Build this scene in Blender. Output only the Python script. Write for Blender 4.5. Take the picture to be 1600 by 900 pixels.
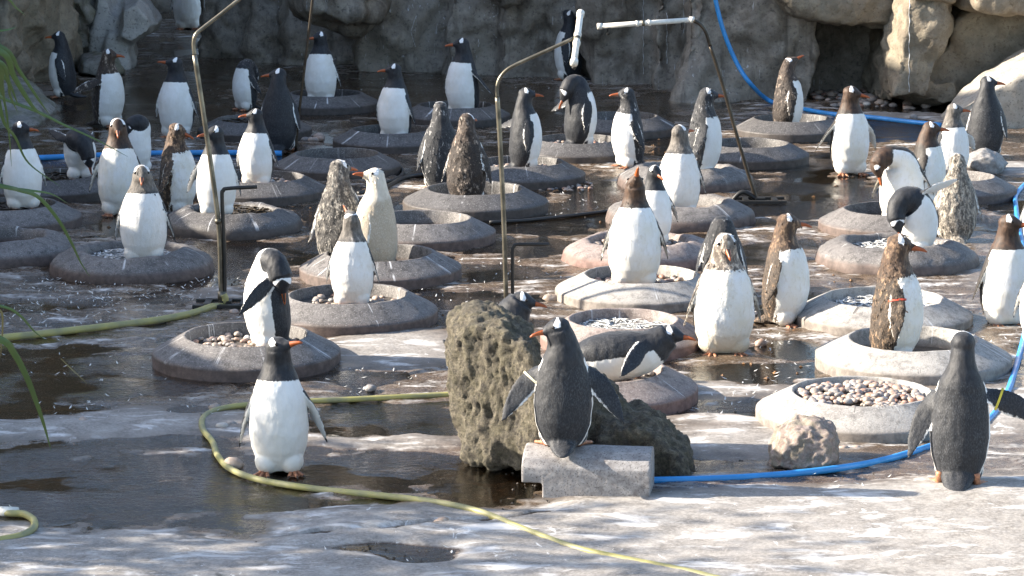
import bpy, bmesh, math, random
import numpy as np
from mathutils import Vector, Matrix
from mathutils.bvhtree import BVHTree

for o in list(bpy.data.objects):
    bpy.data.objects.remove(o)
SC = bpy.context.scene
COL = SC.collection
random.seed(7)
R = math.radians

# ---------------------------------------------------------------- camera
H_CAM = 3.4
FPX = 4200.0
TH = math.atan(780.0 / FPX)
cam_d = bpy.data.cameras.new("camera")
cam = bpy.data.objects.new("camera", cam_d)
COL.objects.link(cam)
cam.location = (0, 0, H_CAM)
cam.rotation_euler = (math.pi / 2 - TH, 0, 0)
cam_d.sensor_width = 36.0
cam_d.lens = FPX / 1600.0 * 36.0
cam_d.clip_start = 0.1
cam_d.clip_end = 1000.0
SC.camera = cam

# ---------------------------------------------------------------- light
SUN_EL = R(26.0)
SUN_DRIFT = R(3.5)          # the sun stands to the left, a little behind the scene
tox, toy, toz = -math.cos(SUN_EL) * math.cos(SUN_DRIFT), math.cos(SUN_EL) * math.sin(SUN_DRIFT), math.sin(SUN_EL)
world = bpy.data.worlds.new("World")
SC.world = world
world.use_nodes = True
wnt = world.node_tree
bg = wnt.nodes["Background"]
sky = wnt.nodes.new("ShaderNodeTexSky")
sky.sky_type = 'NISHITA'
sky.sun_disc = False
sky.sun_elevation = SUN_EL
sky.sun_rotation = math.atan2(tox, toy)
sky.dust_density = 1.6; sky.ozone_density = 0.9
wnt.links.new(sky.outputs[0], bg.inputs[0])
bg.inputs[1].default_value = 0.112
sun_d = bpy.data.lights.new("sun", 'SUN')
sun = bpy.data.objects.new("sun", sun_d)
COL.objects.link(sun)
sun_d.energy = 5.0
sun_d.angle = R(0.5)
sun_d.color = (1.0, 0.90, 0.76)
sun.location = (-30, 20, 30)
sun.rotation_euler = Vector((-tox, -toy, -toz)).to_track_quat('-Z', 'Y').to_euler()
SC.view_settings.view_transform = 'Standard'
SC.view_settings.look = 'None'
SC.view_settings.gamma = 1.0
SC.view_settings.exposure = 1.75

# ---------------------------------------------------------------- measuring helpers (photo pixel -> place)
def ray(x, y):
    dx = (x - 800.0) / FPX; dy = (y - 450.0) / FPX
    return Vector((dx, math.cos(TH) - dy * math.sin(TH), -math.sin(TH) - dy * math.cos(TH)))
def gp(x, y, z=0.0):
    d = ray(x, y); t = (z - H_CAM) / d.z
    return Vector((0, 0, H_CAM)) + d * t
def at(x, y, Y):
    d = ray(x, y); t = Y / d.y
    return Vector((0, 0, H_CAM)) + d * t
def proj(p):
    v = Vector(p) - Vector((0, 0, H_CAM))
    f = v.y * math.cos(TH) - v.z * math.sin(TH)
    u = v.y * math.sin(TH) + v.z * math.cos(TH)
    return 800 + FPX * v.x / f, 450 - FPX * u / f, FPX / f

# ---------------------------------------------------------------- numpy noise
def _h(ix, iy, iz, seed):
    h = (ix.astype(np.int64) * 374761393 + iy.astype(np.int64) * 668265263 + iz.astype(np.int64) * 2147483647 + seed * 974634777) & 0xffffffff
    h = ((h ^ (h >> 13)) * 1274126177) & 0xffffffff
    h = ((h ^ (h >> 16)) * 2246822519) & 0xffffffff
    h = h ^ (h >> 15)
    return (h & 0xffff) / 32767.5 - 1.0
def vnoise(p, seed=0):
    i = np.floor(p); f = p - i; i = i.astype(np.int64)
    w = f * f * f * (f * (f * 6 - 15) + 10)
    r = 0
    for a in (0, 1):
        for b in (0, 1):
            for c in (0, 1):
                k = _h(i[:, 0] + a, i[:, 1] + b, i[:, 2] + c, seed)
                r = r + k * (w[:, 0] if a else 1 - w[:, 0]) * (w[:, 1] if b else 1 - w[:, 1]) * (w[:, 2] if c else 1 - w[:, 2])
    return r
def fbm(p, octv=4, seed=0, gain=0.5):
    r = 0; a = 1.0; q = np.array(p, dtype=float)
    for k in range(octv):
        r = r + a * vnoise(q, seed + k * 17)
        q = q * 2.03 + 11.3; a *= gain
    return r

# ---------------------------------------------------------------- mesh helpers
def link(name, me, m=None, parent=None, loc=None):
    o = bpy.data.objects.new(name, me)
    COL.objects.link(o)
    if m is not None:
        me.materials.clear(); me.materials.append(m)
    if parent is not None: o.parent = parent
    if loc is not None: o.location = loc
    return o
def tag(o, label, cat, group=None):
    o['label'] = label; o['category'] = cat
    if group: o['group'] = group
    return o
def empty(name, loc, label=None, cat=None, group=None, rz=0):
    o = bpy.data.objects.new(name, None); COL.objects.link(o)
    o.location = loc; o.rotation_euler = (0, 0, rz); o.empty_display_size = 0.1
    if label: tag(o, label, cat, group)
    return o
def mesh(name, v, f, smooth=True):
    me = bpy.data.meshes.new(name)
    me.from_pydata([tuple(x) for x in v], [], [tuple(x) for x in f])
    me.update()
    if smooth: me.polygons.foreach_set('use_smooth', np.ones(len(me.polygons), dtype=bool))
    return me
class MB:
    def __init__(s): s.v = []; s.f = []
    def add(s, v, f):
        n = len(s.v); s.v += [tuple(a) for a in v]; s.f += [tuple(i + n for i in q) for q in f]
    def mesh(s, name, smooth=True): return mesh(name, s.v, s.f, smooth)
    def build(s, name, m, parent=None, smooth=True): return link(name, s.mesh(name, smooth), m, parent)
def catmull(pts, n):
    P = [np.array(p, float) for p in pts]
    P = [2 * P[0] - P[1]] + P + [2 * P[-1] - P[-2]]
    out = []
    for i in range(1, len(P) - 2):
        for k in range(n):
            t = k / n
            a, b, c, d = P[i - 1], P[i], P[i + 1], P[i + 2]
            out.append(0.5 * (2 * b + (c - a) * t + (2 * a - 5 * b + 4 * c - d) * t * t + (3 * b - a - 3 * c + d) * t ** 3))
    out.append(P[-2])
    return np.array(out)
def tube(mb, pts, r, seg=10, n=6, smooth=True):
    P = catmull(pts, n) if smooth else np.array([np.array(p, float) for p in pts])
    T = np.gradient(P, axis=0); T /= np.linalg.norm(T, axis=1)[:, None] + 1e-9
    N = np.cross(T[0], (0.13, 0.2, 0.97)); N /= np.linalg.norm(N) + 1e-9
    v = []; f = []
    for i in range(len(P)):
        N = N - T[i] * np.dot(N, T[i]); N /= np.linalg.norm(N) + 1e-9
        B = np.cross(T[i], N)
        rr = r if not callable(r) else r(i / (len(P) - 1))
        for k in range(seg):
            a = 2 * math.pi * k / seg
            v.append(P[i] + rr * (math.cos(a) * N + math.sin(a) * B))
    for i in range(len(P) - 1):
        for k in range(seg):
            k2 = (k + 1) % seg
            f.append((i * seg + k, i * seg + k2, (i + 1) * seg + k2, (i + 1) * seg + k))
    f.append(tuple(range(seg))[::-1]); f.append(tuple((len(P) - 1) * seg + k for k in range(seg)))
    mb.add(v, f)
def box(mb, c, s, rz=0.0):
    x, y, z = s[0] / 2, s[1] / 2, s[2] / 2
    M = Matrix.Rotation(rz, 3, 'Z')
    v = [M @ Vector(p) + Vector(c) for p in ((-x, -y, -z), (x, -y, -z), (x, y, -z), (-x, y, -z), (-x, -y, z), (x, -y, z), (x, y, z), (-x, y, z))]
    mb.add(v, [(0, 3, 2, 1), (4, 5, 6, 7), (0, 1, 5, 4), (1, 2, 6, 5), (2, 3, 7, 6), (3, 0, 4, 7)])
def hull(mb, pts):
    bm = bmesh.new()
    for p in pts: bm.verts.new(p)
    r = bmesh.ops.convex_hull(bm, input=bm.verts)
    bmesh.ops.delete(bm, geom=list({e for e in r['geom_unused'] + r['geom_interior'] if isinstance(e, bmesh.types.BMVert)}), context='VERTS')
    bmesh.ops.recalc_face_normals(bm, faces=bm.faces)
    bm.verts.index_update()
    mb.add([v.co.copy() for v in bm.verts], [[v.index for v in f.verts] for f in bm.faces])
    bm.free()
TMP = bpy.data.scenes.new("tmp")
def remesh(mb, voxel, smooth_it=2):
    """union of the closed volumes in mb as one continuous surface -> mesh data"""
    me = mb.mesh("t")
    o = bpy.data.objects.new("t", me)
    TMP.collection.objects.link(o)
    md = o.modifiers.new("r", 'REMESH'); md.mode = 'VOXEL'; md.voxel_size = voxel
    if smooth_it:
        sm = o.modifiers.new("s", 'SMOOTH'); sm.iterations = smooth_it; sm.factor = 0.5
    TMP.view_layers[0].update()
    dg = TMP.view_layers[0].depsgraph
    new = bpy.data.meshes.new_from_object(o.evaluated_get(dg))
    bpy.data.objects.remove(o); bpy.data.meshes.remove(me)
    new.polygons.foreach_set('use_smooth', np.ones(len(new.polygons), dtype=bool))
    return new
def get_v(me):
    a = np.empty(len(me.vertices) * 3); me.vertices.foreach_get('co', a); return a.reshape(-1, 3)
def get_n(me):
    a = np.empty(len(me.vertices) * 3); me.vertex_normals.foreach_get('vector', a); return a.reshape(-1, 3)
def set_v(me, v):
    me.vertices.foreach_set('co', np.ascontiguousarray(v, dtype=np.float32).ravel()); me.update()
def set_attr(me, name, vals):
    a = me.attributes.new(name, 'FLOAT', 'POINT')
    a.data.foreach_set('value', np.ascontiguousarray(vals, dtype=np.float32))
def roughen(me, layers, seed=0):
    """layers: (frequency per metre as a number or xyz, amplitude, octaves)"""
    v = get_v(me); n = get_n(me); d = 0
    for i, (fq, amp, oc) in enumerate(layers):
        q = v * np.array(fq, float)
        nz = fbm(q + seed * 3.7, abs(oc), seed + i * 31)
        if oc < 0: nz = 0.55 - 1.6 * np.abs(nz)          # ridged
        d = d + amp * nz
    set_v(me, v + n * np.asarray(d)[:, None])

# ---------------------------------------------------------------- node helpers
def new_mat(name):
    m = bpy.data.materials.new(name); m.use_nodes = True
    return m, m.node_tree, m.node_tree.nodes['Principled BSDF']
def put(nt, sock, val):
    if hasattr(val, 'is_linked'): nt.links.new(val, sock)
    elif isinstance(val, tuple) and len(val) == 3 and sock.type == 'RGBA': sock.default_value = (*val, 1)
    else: sock.default_value = val
def nd(nt, typ, ins=None, **props):
    n = nt.nodes.new('ShaderNode' + typ)
    for k, v in props.items(): setattr(n, k, v)
    for k, v in (ins or {}).items(): put(nt, n.inputs[k], v)
    return n
def noise(nt, vec, scale, detail=4.0, rough=0.55, dist=0.0):
    return nd(nt, 'TexNoise', {'Vector': vec, 'Scale': scale, 'Detail': detail, 'Roughness': rough, 'Distortion': dist}).outputs['Fac']
def mth(nt, op, a, b=0.0, c=0.0, clamp=False):
    n = nd(nt, 'Math', {0: a, 1: b, 2: c}, operation=op); n.use_clamp = clamp
    return n.outputs[0]
def mixc(nt, f, a, b):
    n = nd(nt, 'Mix', data_type='RGBA'); put(nt, n.inputs[0], f); put(nt, n.inputs[6], a); put(nt, n.inputs[7], b)
    return n.outputs[2]
def rng(nt, v, a, b, c=0.0, d=1.0):
    return nd(nt, 'MapRange', {0: v, 1: a, 2: b, 3: c, 4: d}).outputs[0]
def stretch(nt, vec, s):
    return nd(nt, 'Mapping', {'Vector': vec, 'Scale': s}).outputs[0]
def bump(nt, b, h, strength=0.5, dist=0.01):
    n = nd(nt, 'Bump', {'Height': h, 'Strength': strength, 'Distance': dist})
    put(nt, b.inputs['Normal'], n.outputs[0])
def ramp(nt, fac, stops):
    n = nt.nodes.new('ShaderNodeValToRGB'); put(nt, n.inputs[0], fac)
    e = n.color_ramp.elements
    while len(e) < len(stops): e.new(0.5)
    for el, (p, c) in zip(e, stops): el.position = p; el.color = (*c, 1)
    return n.outputs[0]
def attr(nt, name): return nd(nt, 'Attribute', attribute_name=name).outputs['Fac']
def geo(nt): return nd(nt, 'NewGeometry').outputs['Position']
def objco(nt): return nd(nt, 'TexCoord').outputs['Object']
def rnd(nt): return nd(nt, 'ObjectInfo').outputs['Random']
def simple_mat(name, col, rough=0.5, metal=0.0, var=0.25, scale=20.0, dirt=None, bumps=0.2):
    m, nt, b = new_mat(name)
    p = geo(nt); n = noise(nt, p, scale, 6)
    d = dirt or tuple(c * (1 - var) for c in col)
    c = mixc(nt, rng(nt, n, 0.42, 0.62), d, col)
    put(nt, b.inputs['Base Color'], c); put(nt, b.inputs['Roughness'], rng(nt, n, 0.3, 0.7, rough + 0.12, max(rough - 0.1, 0.02)))
    b.inputs['Metallic'].default_value = metal
    bump(nt, b, noise(nt, p, scale * 6, 4), bumps, 0.003)
    return m

# ---------------------------------------------------------------- materials of the setting
def ground_mat():
    m, nt, b = new_mat("wet_concrete")
    p = geo(nt); sp = nd(nt, 'SeparateXYZ', {0: p}); z = sp.outputs[2]
    wet = attr(nt, 'wet')
    n1 = noise(nt, p, 1.1, 6, 0.6); n2 = noise(nt, p, 7.0, 8, 0.65); n3 = noise(nt, p, 60.0, 6, 0.7)
    ps = stretch(nt, p, (1.0, 2.4, 1.0)); n4 = noise(nt, ps, 2.6, 9, 0.68, 0.5); n5 = noise(nt, p, 24.0, 5, 0.6)
    dry = mixc(nt, rng(nt, n1, 0.35, 0.65), (0.24, 0.225, 0.21), (0.38, 0.36, 0.335))
    dry = mixc(nt, rng(nt, n2, 0.36, 0.64, 0.0, 0.9), (0.155, 0.14, 0.125), dry)
    dry = mixc(nt, rng(nt, n3, 0.40, 0.64, 0.0, 0.75), dry, mixc(nt, 0.5, dry, (0.58, 0.55, 0.51)))
    dry = mixc(nt, mth(nt, 'MULTIPLY', rng(nt, n4, 0.53, 0.64), 0.9), dry, (0.64, 0.63, 0.62))      # droppings washed thin
    dry = mixc(nt, mth(nt, 'MULTIPLY', rng(nt, n5, 0.66, 0.74), 0.6), dry, (0.14, 0.12, 0.10))
    spl = noise(nt, stretch(nt, p, (1.6, 1.0, 1.0)), 6.5, 8, 0.72, 1.2)
    dry = mixc(nt, mth(nt, 'MULTIPLY', rng(nt, spl, 0.635, 0.66), 0.85), dry, (0.68, 0.68, 0.67))   # droppings
    grit = noise(nt, p, 150.0, 3, 0.7)
    dry = mixc(nt, rng(nt, grit, 0.36, 0.30, 0.0, 0.55), dry, (0.07, 0.06, 0.05))
    vor = nd(nt, 'TexVoronoi', {'Vector': nd(nt, 'VectorMath', {0: p, 1: nd(nt, 'VectorMath', {0: nd(nt, 'TexNoise', {'Vector': p, 'Scale': 3.0, 'Detail': 5.0}).outputs['Color'], 1: (0.5, 0.5, 0.5)}, operation='MULTIPLY').outputs[0]}, operation='ADD').outputs[0], 'Scale': 0.30}, feature='DISTANCE_TO_EDGE').outputs[0]
    dry = mixc(nt, mth(nt, 'MULTIPLY', rng(nt, vor, 0.002, 0.006, 0.7, 0.0), rng(nt, n1, 0.55, 0.62)), dry, (0.06, 0.055, 0.045))                    # hairline cracks
    damp = (nt, mth(nt, 'ADD', z, mth(nt, 'MULTIPLY', mth(nt, 'SUBTRACT', n2, 0.5), 0.012)))
    wz = rng(nt, damp[1], 0.0015, 0.0075, 1.0, 0.0)
    wz = mth(nt, 'MAXIMUM', wz, mth(nt, 'MULTIPLY', wet, rng(nt, mth(nt, 'ADD', mth(nt, 'MULTIPLY', n4, 0.7), mth(nt, 'MULTIPLY', n5, 0.3)), 0.62, 0.50)))
    moist = mixc(nt, rng(nt, n2, 0.35, 0.65), (0.048, 0.032, 0.020), (0.120, 0.084, 0.056))
    moist = mixc(nt, rng(nt, n4, 0.58, 0.70, 0, 0.5), moist, (0.34, 0.32, 0.30))
    under = mixc(nt, rng(nt, n1, 0.36, 0.62), (0.105, 0.054, 0.018), (0.070, 0.055, 0.018))
    under = mixc(nt, rng(nt, n2, 0.40, 0.70), under, (0.17, 0.082, 0.030))
    under = mixc(nt, rng(nt, n4, 0.56, 0.44, 0, 0.7), under, (0.028, 0.019, 0.010))
    moist = mixc(nt, mth(nt, 'MULTIPLY', rng(nt, spl, 0.63, 0.66), 0.7), moist, (0.5, 0.49, 0.47)); moist = mixc(nt, rng(nt, n3, 0.5, 0.68, 0, 0.5), moist, (0.25, 0.205, 0.165))
    c = mixc(nt, wz, dry, moist)
    c = mixc(nt, rng(nt, z, 0.0, -0.007), c, under)
    put(nt, b.inputs['Base Color'], c)
    put(nt, b.inputs['Roughness'], mth(nt, 'MULTIPLY', rng(nt, wz, 0, 1, 0.80, 0.26), rng(nt, n3, 0.3, 0.7, 0.8, 1.15)))
    b.inputs['Specular IOR Level'].default_value = 0.32
    bump(nt, b, mth(nt, 'ADD', mth(nt, 'MULTIPLY', n3, 0.5), n2), 0.35, 0.012)
    return m
def water_mat():
    m = bpy.data.materials.new("shallow_water"); m.use_nodes = True
    nt = m.node_tree; nt.nodes.remove(nt.nodes['Principled BSDF'])
    out = nt.nodes['Material Output']; p = geo(nt)
    big = noise(nt, p, 0.9, 3)
    w = noise(nt, stretch(nt, p, (1.0, 1.7, 1.0)), 16.0, 5, 0.6, 0.6)
    w2 = noise(nt, p, 45.0, 3, 0.5)
    h = mth(nt, 'MULTIPLY', mth(nt, 'ADD', w, mth(nt, 'MULTIPLY', w2, 0.35)), rng(nt, big, 0.44, 0.60, 0.06, 1.0))
    bn = nd(nt, 'Bump', {'Height': h, 'Strength': 0.5, 'Distance': 0.03}).outputs[0]
    fr = nd(nt, 'Fresnel', {'IOR': 1.34, 'Normal': bn}).outputs[0]
    gl = nd(nt, 'BsdfGlossy', {'Roughness': 0.035, 'Normal': bn, 'Color': (1, 1, 1)}).outputs[0]
    tr = nd(nt, 'BsdfTransparent', {'Color': (0.86, 0.78, 0.66)}).outputs[0]
    mx = nd(nt, 'MixShader', {0: fr, 1: tr, 2: gl})
    nt.links.new(mx.outputs[0], out.inputs[0])
    return m
def rock_mat(name, a, b_, c_, scale=3.0, rough=0.85, bstr=0.8, bdist=0.02, pits=(0.05, 0.045, 0.04), pit_amt=0.7, moss=None, moss_amt=0.0, streak=0.0):
    m, nt, b = new_mat(name)
    p = geo(nt)
    n1 = noise(nt, p, scale, 7, 0.6); n2 = noise(nt, p, scale * 4.3, 8, 0.68); n3 = noise(nt, p, scale * 19, 6, 0.7)
    c = mixc(nt, rng(nt, n1, 0.36, 0.64), a, b_)
    c = mixc(nt, rng(nt, n2, 0.42, 0.68), c, c_)
    c = mixc(nt, rng(nt, n3, 0.46, 0.34, 0.0, pit_amt), c, pits)
    if moss: c = mixc(nt, mth(nt, 'MULTIPLY', rng(nt, noise(nt, p, scale * 1.7 + 0.7, 6, 0.65), 0.47, 0.58), moss_amt), c, moss)
    if streak:
        s = noise(nt, stretch(nt, p, (7.0, 7.0, 0.35)), 1.0, 5, 0.6)
        c = mixc(nt, rng(nt, s, 0.55, 0.68, 0.0, 0.65), c, tuple(x * 0.4 for x in a))
        s2 = noise(nt, stretch(nt, p, (26.0, 26.0, 0.5)), 1.0, 4, 0.6)
        c = mixc(nt, mth(nt, 'MULTIPLY', rng(nt, s2, 0.63, 0.68), mth(nt, 'MULTIPLY', rng(nt, n1, 0.48, 0.56), streak)), c, (0.55, 0.56, 0.58))
    put(nt, b.inputs['Base Color'], c)
    put(nt, b.inputs['Roughness'], rng(nt, n2, 0.3, 0.7, rough - 0.15, min(rough + 0.1, 1)))
    bump(nt, b, mth(nt, 'ADD', mth(nt, 'MULTIPLY', n3, 0.35), n2), bstr, bdist)
    return m
M_GROUND = ground_mat(); M_WATER = water_mat()
M_DARKROCK = rock_mat("wet_dark_rockwork", (0.125, 0.104, 0.082), (0.235, 0.205, 0.168), (0.31, 0.28, 0.235), 1.3, 0.6, 0.7, 0.04, streak=0.9)
M_GREYROCK = rock_mat("grey_rockwork", (0.19, 0.18, 0.16), (0.27, 0.26, 0.235), (0.33, 0.32, 0.29), 1.2, 0.85, 0.7, 0.04, moss=(0.10, 0.105, 0.045), moss_amt=0.55, streak=0.25)
M_PALEROCK = rock_mat("pale_rockwork", (0.36, 0.35, 0.33), (0.45, 0.44, 0.42), (0.52, 0.51, 0.48), 1.6, 0.85, 0.6, 0.03)
M_TANROCK = rock_mat("tan_rockwork", (0.17, 0.137, 0.10), (0.26, 0.215, 0.155), (0.33, 0.285, 0.215), 1.5, 0.9, 0.9, 0.04, pits=(0.10, 0.075, 0.05), moss=(0.13, 0.12, 0.09), moss_amt=0.4)
M_BOULDER = rock_mat("lava_boulder_stone", (0.048, 0.041, 0.032), (0.115, 0.099, 0.073), (0.26, 0.228, 0.165), 6.5, 0.9, 1.0, 0.045, pits=(0.016, 0.014, 0.011), pit_amt=0.95, moss=(0.088, 0.080, 0.040), moss_amt=0.35)
M_PINKROCK = rock_mat("pink_stone", (0.19, 0.135, 0.115), (0.27, 0.215, 0.185), (0.36, 0.31, 0.28), 9.0, 0.9, 0.9, 0.012, moss=(0.09, 0.10, 0.05), moss_amt=0.4)
M_SLAB = rock_mat("speckled_cast_concrete", (0.17, 0.155, 0.15), (0.27, 0.255, 0.25), (0.36, 0.345, 0.335), 6.0, 0.85, 0.4, 0.003, pits=(0.06, 0.05, 0.045), pit_amt=1.0)
M_SLABROCK = rock_mat("pale_tan_slab_rock", (0.24, 0.215, 0.18), (0.33, 0.30, 0.26), (0.40, 0.37, 0.32), 2.0, 0.85, 0.6, 0.02)
M_STONE = rock_mat("loose_grey_stone", (0.14, 0.13, 0.125), (0.25, 0.24, 0.23), (0.33, 0.32, 0.31), 8.0, 0.8, 0.6, 0.01)

# ---------------------------------------------------------------- ground and water
# hollows that hold water: centre and half sizes measured on the photograph, kept as ellipses on the ground
PUD = [(90, 590, 250, 40, 1.0), (300, 560, 60, 14, .5), (20, 640, 130, 16, .8), (120, 765, 290, 52, 1.0), (370, 770, 140, 48, 1.0), (60, 700, 120, 22, .9), (250, 692, 120, 10, .8),
       (600, 735, 160, 30, 1.0), (770, 757, 90, 34, 1.0), (470, 712, 60, 14, .8), (600, 857, 85, 8, .8), (640, 864, 80, 9, .8), (655, 872, 55, 10, .8),
       (610, 652, 150, 26, 1.0), (560, 592, 130, 12, .9), (300, 640, 60, 8, .6), (560, 615, 60, 9, .7),
       (60, 478, 150, 16, .7), (250, 470, 140, 10, .6), (110, 508, 130, 10, .6), (330, 425, 80, 25, .9), (230, 345, 90, 22, 1.0), (420, 395, 130, 22, 1.0),
       (740, 470, 130, 22, .8), (760, 425, 110, 16, .9), (830, 385, 90, 16, .8), (860, 345, 110, 18, .9), (690, 335, 60, 20, .8), (560, 340, 90, 20, 1.0),
       (1180, 580, 110, 18, .8), (1170, 640, 90, 11, .8), (1100, 590, 70, 8, .6), (1090, 728, 90, 14, .8), (1230, 545, 60, 20, .8), (1250, 470, 60, 25, .6), (1200, 400, 60, 30, .6),
       (1290, 310, 130, 38, 1.0), (1420, 205, 120, 16, 1.0), (1290, 250, 60, 16, .9), (1120, 440, 60, 14, .6), (930, 300, 60, 22, .9), (1540, 350, 80, 20, .6),
       (1360, 722, 80, 8, .5), (250, 180, 210, 34, .9), (330, 120, 130, 34, .8), (640, 150, 250, 24, 1.0), (880, 180, 200, 22, .9), (1080, 160, 120, 16, .9), (1060, 230, 80, 24, .7), (430, 240, 60, 12, .8), (1580, 575, 40, 14, .3)]
def puddle_field(X, Y):
    f = np.full(X.shape, -1.0)
    for cx, cy, rx, ry, s in PUD:
        c = gp(cx, cy); ppm = proj(c)[2]; a = rx / ppm; b = (gp(cx, cy - ry).y - gp(cx, cy + ry).y) / 2
        d = s * 1.3 - np.sqrt(((X - c.x) / a) ** 2 + ((Y - c.y) / b) ** 2) * 1.3
        f = np.maximum(f, np.minimum(d, 1.0))
    return f
DRY = [(150, 664, 260, 26, 1.0), (620, 545, 110, 30, 1.0), (205, 722, 125, 14, .9), (590, 690, 140, 18, .7), (420, 690, 60, 20, .7), (1180, 690, 160, 26, .9), (1130, 610, 110, 14, .8), (1150, 660, 110, 10, .8), (1400, 182, 90, 9, .8), (1580, 262, 50, 12, 1.0),
       (1540, 640, 120, 40, 1.0), (50, 160, 70, 26, .8), (720, 305, 40, 24, .6), (1040, 430, 40, 20, .5), (640, 560, 120, 14, .8), (520, 752, 60, 10, .6), (340, 460, 40, 14, .4), (1560, 440, 80, 30, .3)]
def dry_field(X, Y):
    f = np.zeros(X.shape)
    for cx, cy, rx, ry, s in DRY:
        c = gp(cx, cy); a = rx / proj(c)[2]; b = (gp(cx, cy - ry).y - gp(cx, cy + ry).y) / 2
        f = np.maximum(f, s * np.clip(1.6 - 1.2 * np.sqrt(((X - c.x) / a) ** 2 + ((Y - c.y) / b) ** 2), 0, 1))
    yl = 12.75 + 0.18 * np.clip(X, -3, 3)                       # the near apron is dry
    return np.maximum(f, np.clip((yl - Y) / 0.25, 0, 1))
def height(X, Y):
    p = np.stack([X, Y, X * 0], 1)
    n = fbm(p * 1.6, 5, 3) ; n2 = fbm(p * 9.0, 4, 9); n3 = fbm(p * np.array((3.4, 4.6, 1.0)), 4, 13)
    dry = dry_field(X, Y); f = np.maximum(puddle_field(X, Y), -0.28 - 0.75 * dry) + (0.30 * n + 0.38 * n3 + 0.22 * n2) * (1 - .35 * dry)
    far = np.clip((Y - 17.0) / 5.0, 0, 1)
    f = f + 0.40 * far * (0.65 + fbm(p * 0.9, 3, 21))
    crk = np.full(X.shape, 9.0)
    for pl in ([(430, 842), (520, 832), (600, 828), (690, 818), (790, 812), (860, 800)],):
        w = [gp(*q) for q in pl]
        for a, b in zip(w[:-1], w[1:]):
            dx, dy = b.x - a.x, b.y - a.y; t = np.clip(((X - a.x) * dx + (Y - a.y) * dy) / (dx * dx + dy * dy), 0, 1)
            crk = np.minimum(crk, np.hypot(X - a.x - t * dx, Y - a.y - t * dy))
    f = np.maximum(f, 0.55 - crk / 0.022 * (1 + .5 * n2))
    z = np.where(f > 0, -0.022 * np.tanh(f * 1.6), -0.030 * np.tanh(f * 1.0))
    return z + 0.0022 * n2 + 0.0015 * fbm(p * 30.0, 2, 5), f, dry
ys = [10.6]
while ys[-1] < 50.0:
    ys.append(ys[-1] + max(0.012, ys[-1] ** 2 / 14280 * 1.75))
ys = [-60.0, -20.0, 0.0, 6.0, 9.0] + ys + [60.0, 90.0, 200.0, 600.0]
xs = list(np.arange(-6.6, 6.6, 0.0235)); xs = [-600.0, -200.0, -60.0, -25.0, -14.0, -10.0, -8.0, -7.2] + xs + [7.2, 8.0, 10.0, 14.0, 25.0, 60.0, 200.0, 600.0]
gx, gy = np.meshgrid(np.array(xs), np.array(ys)); X = gx.ravel(); Y = gy.ravel()
Z, F, DR = height(X, Y)
nx, ny = len(xs), len(ys)
out = (np.abs(X) > 7.0) | (Y < 10) | (Y > 50); Z = np.where(out, 0.004, Z)
gm = bpy.data.meshes.new("ground")
gm.vertices.add(nx * ny); gm.vertices.foreach_set('co', np.stack([X, Y, Z], 1).astype(np.float32).ravel())
ii = (np.arange(ny - 1)[:, None] * nx + np.arange(nx - 1)[None, :]).ravel()
quads = np.stack([ii, ii + 1, ii + nx + 1, ii + nx], 1).astype(np.int32)
gm.loops.add(quads.size); gm.polygons.add(len(quads))
gm.loops.foreach_set('vertex_index', quads.ravel()); gm.polygons.foreach_set('loop_start', np.arange(0, quads.size, 4, dtype=np.int32))
gm.update(calc_edges=True); gm.polygons.foreach_set('use_smooth', np.ones(len(quads), dtype=bool))
set_attr(gm, 'wet', np.clip(1.15 - 1.1 * DR, 0, 1))
ground = link("ground", gm, M_GROUND); ground['kind'] = 'structure'
wm = mesh("water", [(-14, 9, 0), (14, 9, 0), (14, 50, 0), (-14, 50, 0)], [(0, 1, 2, 3)], False)
water = link("water", wm, M_WATER); water['kind'] = 'structure'

# ---------------------------------------------------------------- rock walls
def rock(name, hulls, m, label, cat, voxel, layers, seed=0, smooth=2, group=None):
    mb = MB()
    for h in hulls: hull(mb, h)
    me = remesh(mb, voxel, smooth)
    roughen(me, layers, seed)
    o = link(name, me, m); tag(o, label, cat, group)
    return o
def pris(px, Y, depth, lean=0.0, inset=0.75, drop=True, skew=0.0):
    """outline measured on the photo stood at distance Y, with real depth behind it and a bevelled front"""
    c = np.mean([list(at(x, y, Y)) for x, y in px], axis=0); out = []
    for x, y in px:
        p = np.array(at(x, y, Y)); sk = skew * (c[0] - p[0]); q = c + (p - c) * inset
        z0 = max(p[2], -0.3)
        out.append((q[0], Y - 0.14 * depth + lean * q[2] + sk, q[2])); out.append((p[0], Y + 0.18 * depth + lean * p[2] + sk, p[2])); out.append((p[0] * 1.02, Y + depth, p[2]))
    return out
def block(x0, x1, y0, y1, z0, z1, tx=0.0, ty=0.0):
    return [(x0, y0, z0), (x1, y0, z0), (x1, y1, z0), (x0, y1, z0), (x0 + tx, y0 + ty, z1), (x1 - tx, y0 + ty, z1), (x1 - tx, y1, z1), (x0 + tx, y1, z1)]
W1 = [(0.8, 0.16, 4), (2.2, -0.09, -3), ((2.5, 2.5, 0.9), 0.06, 3), (6.0, 0.030, 4)]
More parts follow.
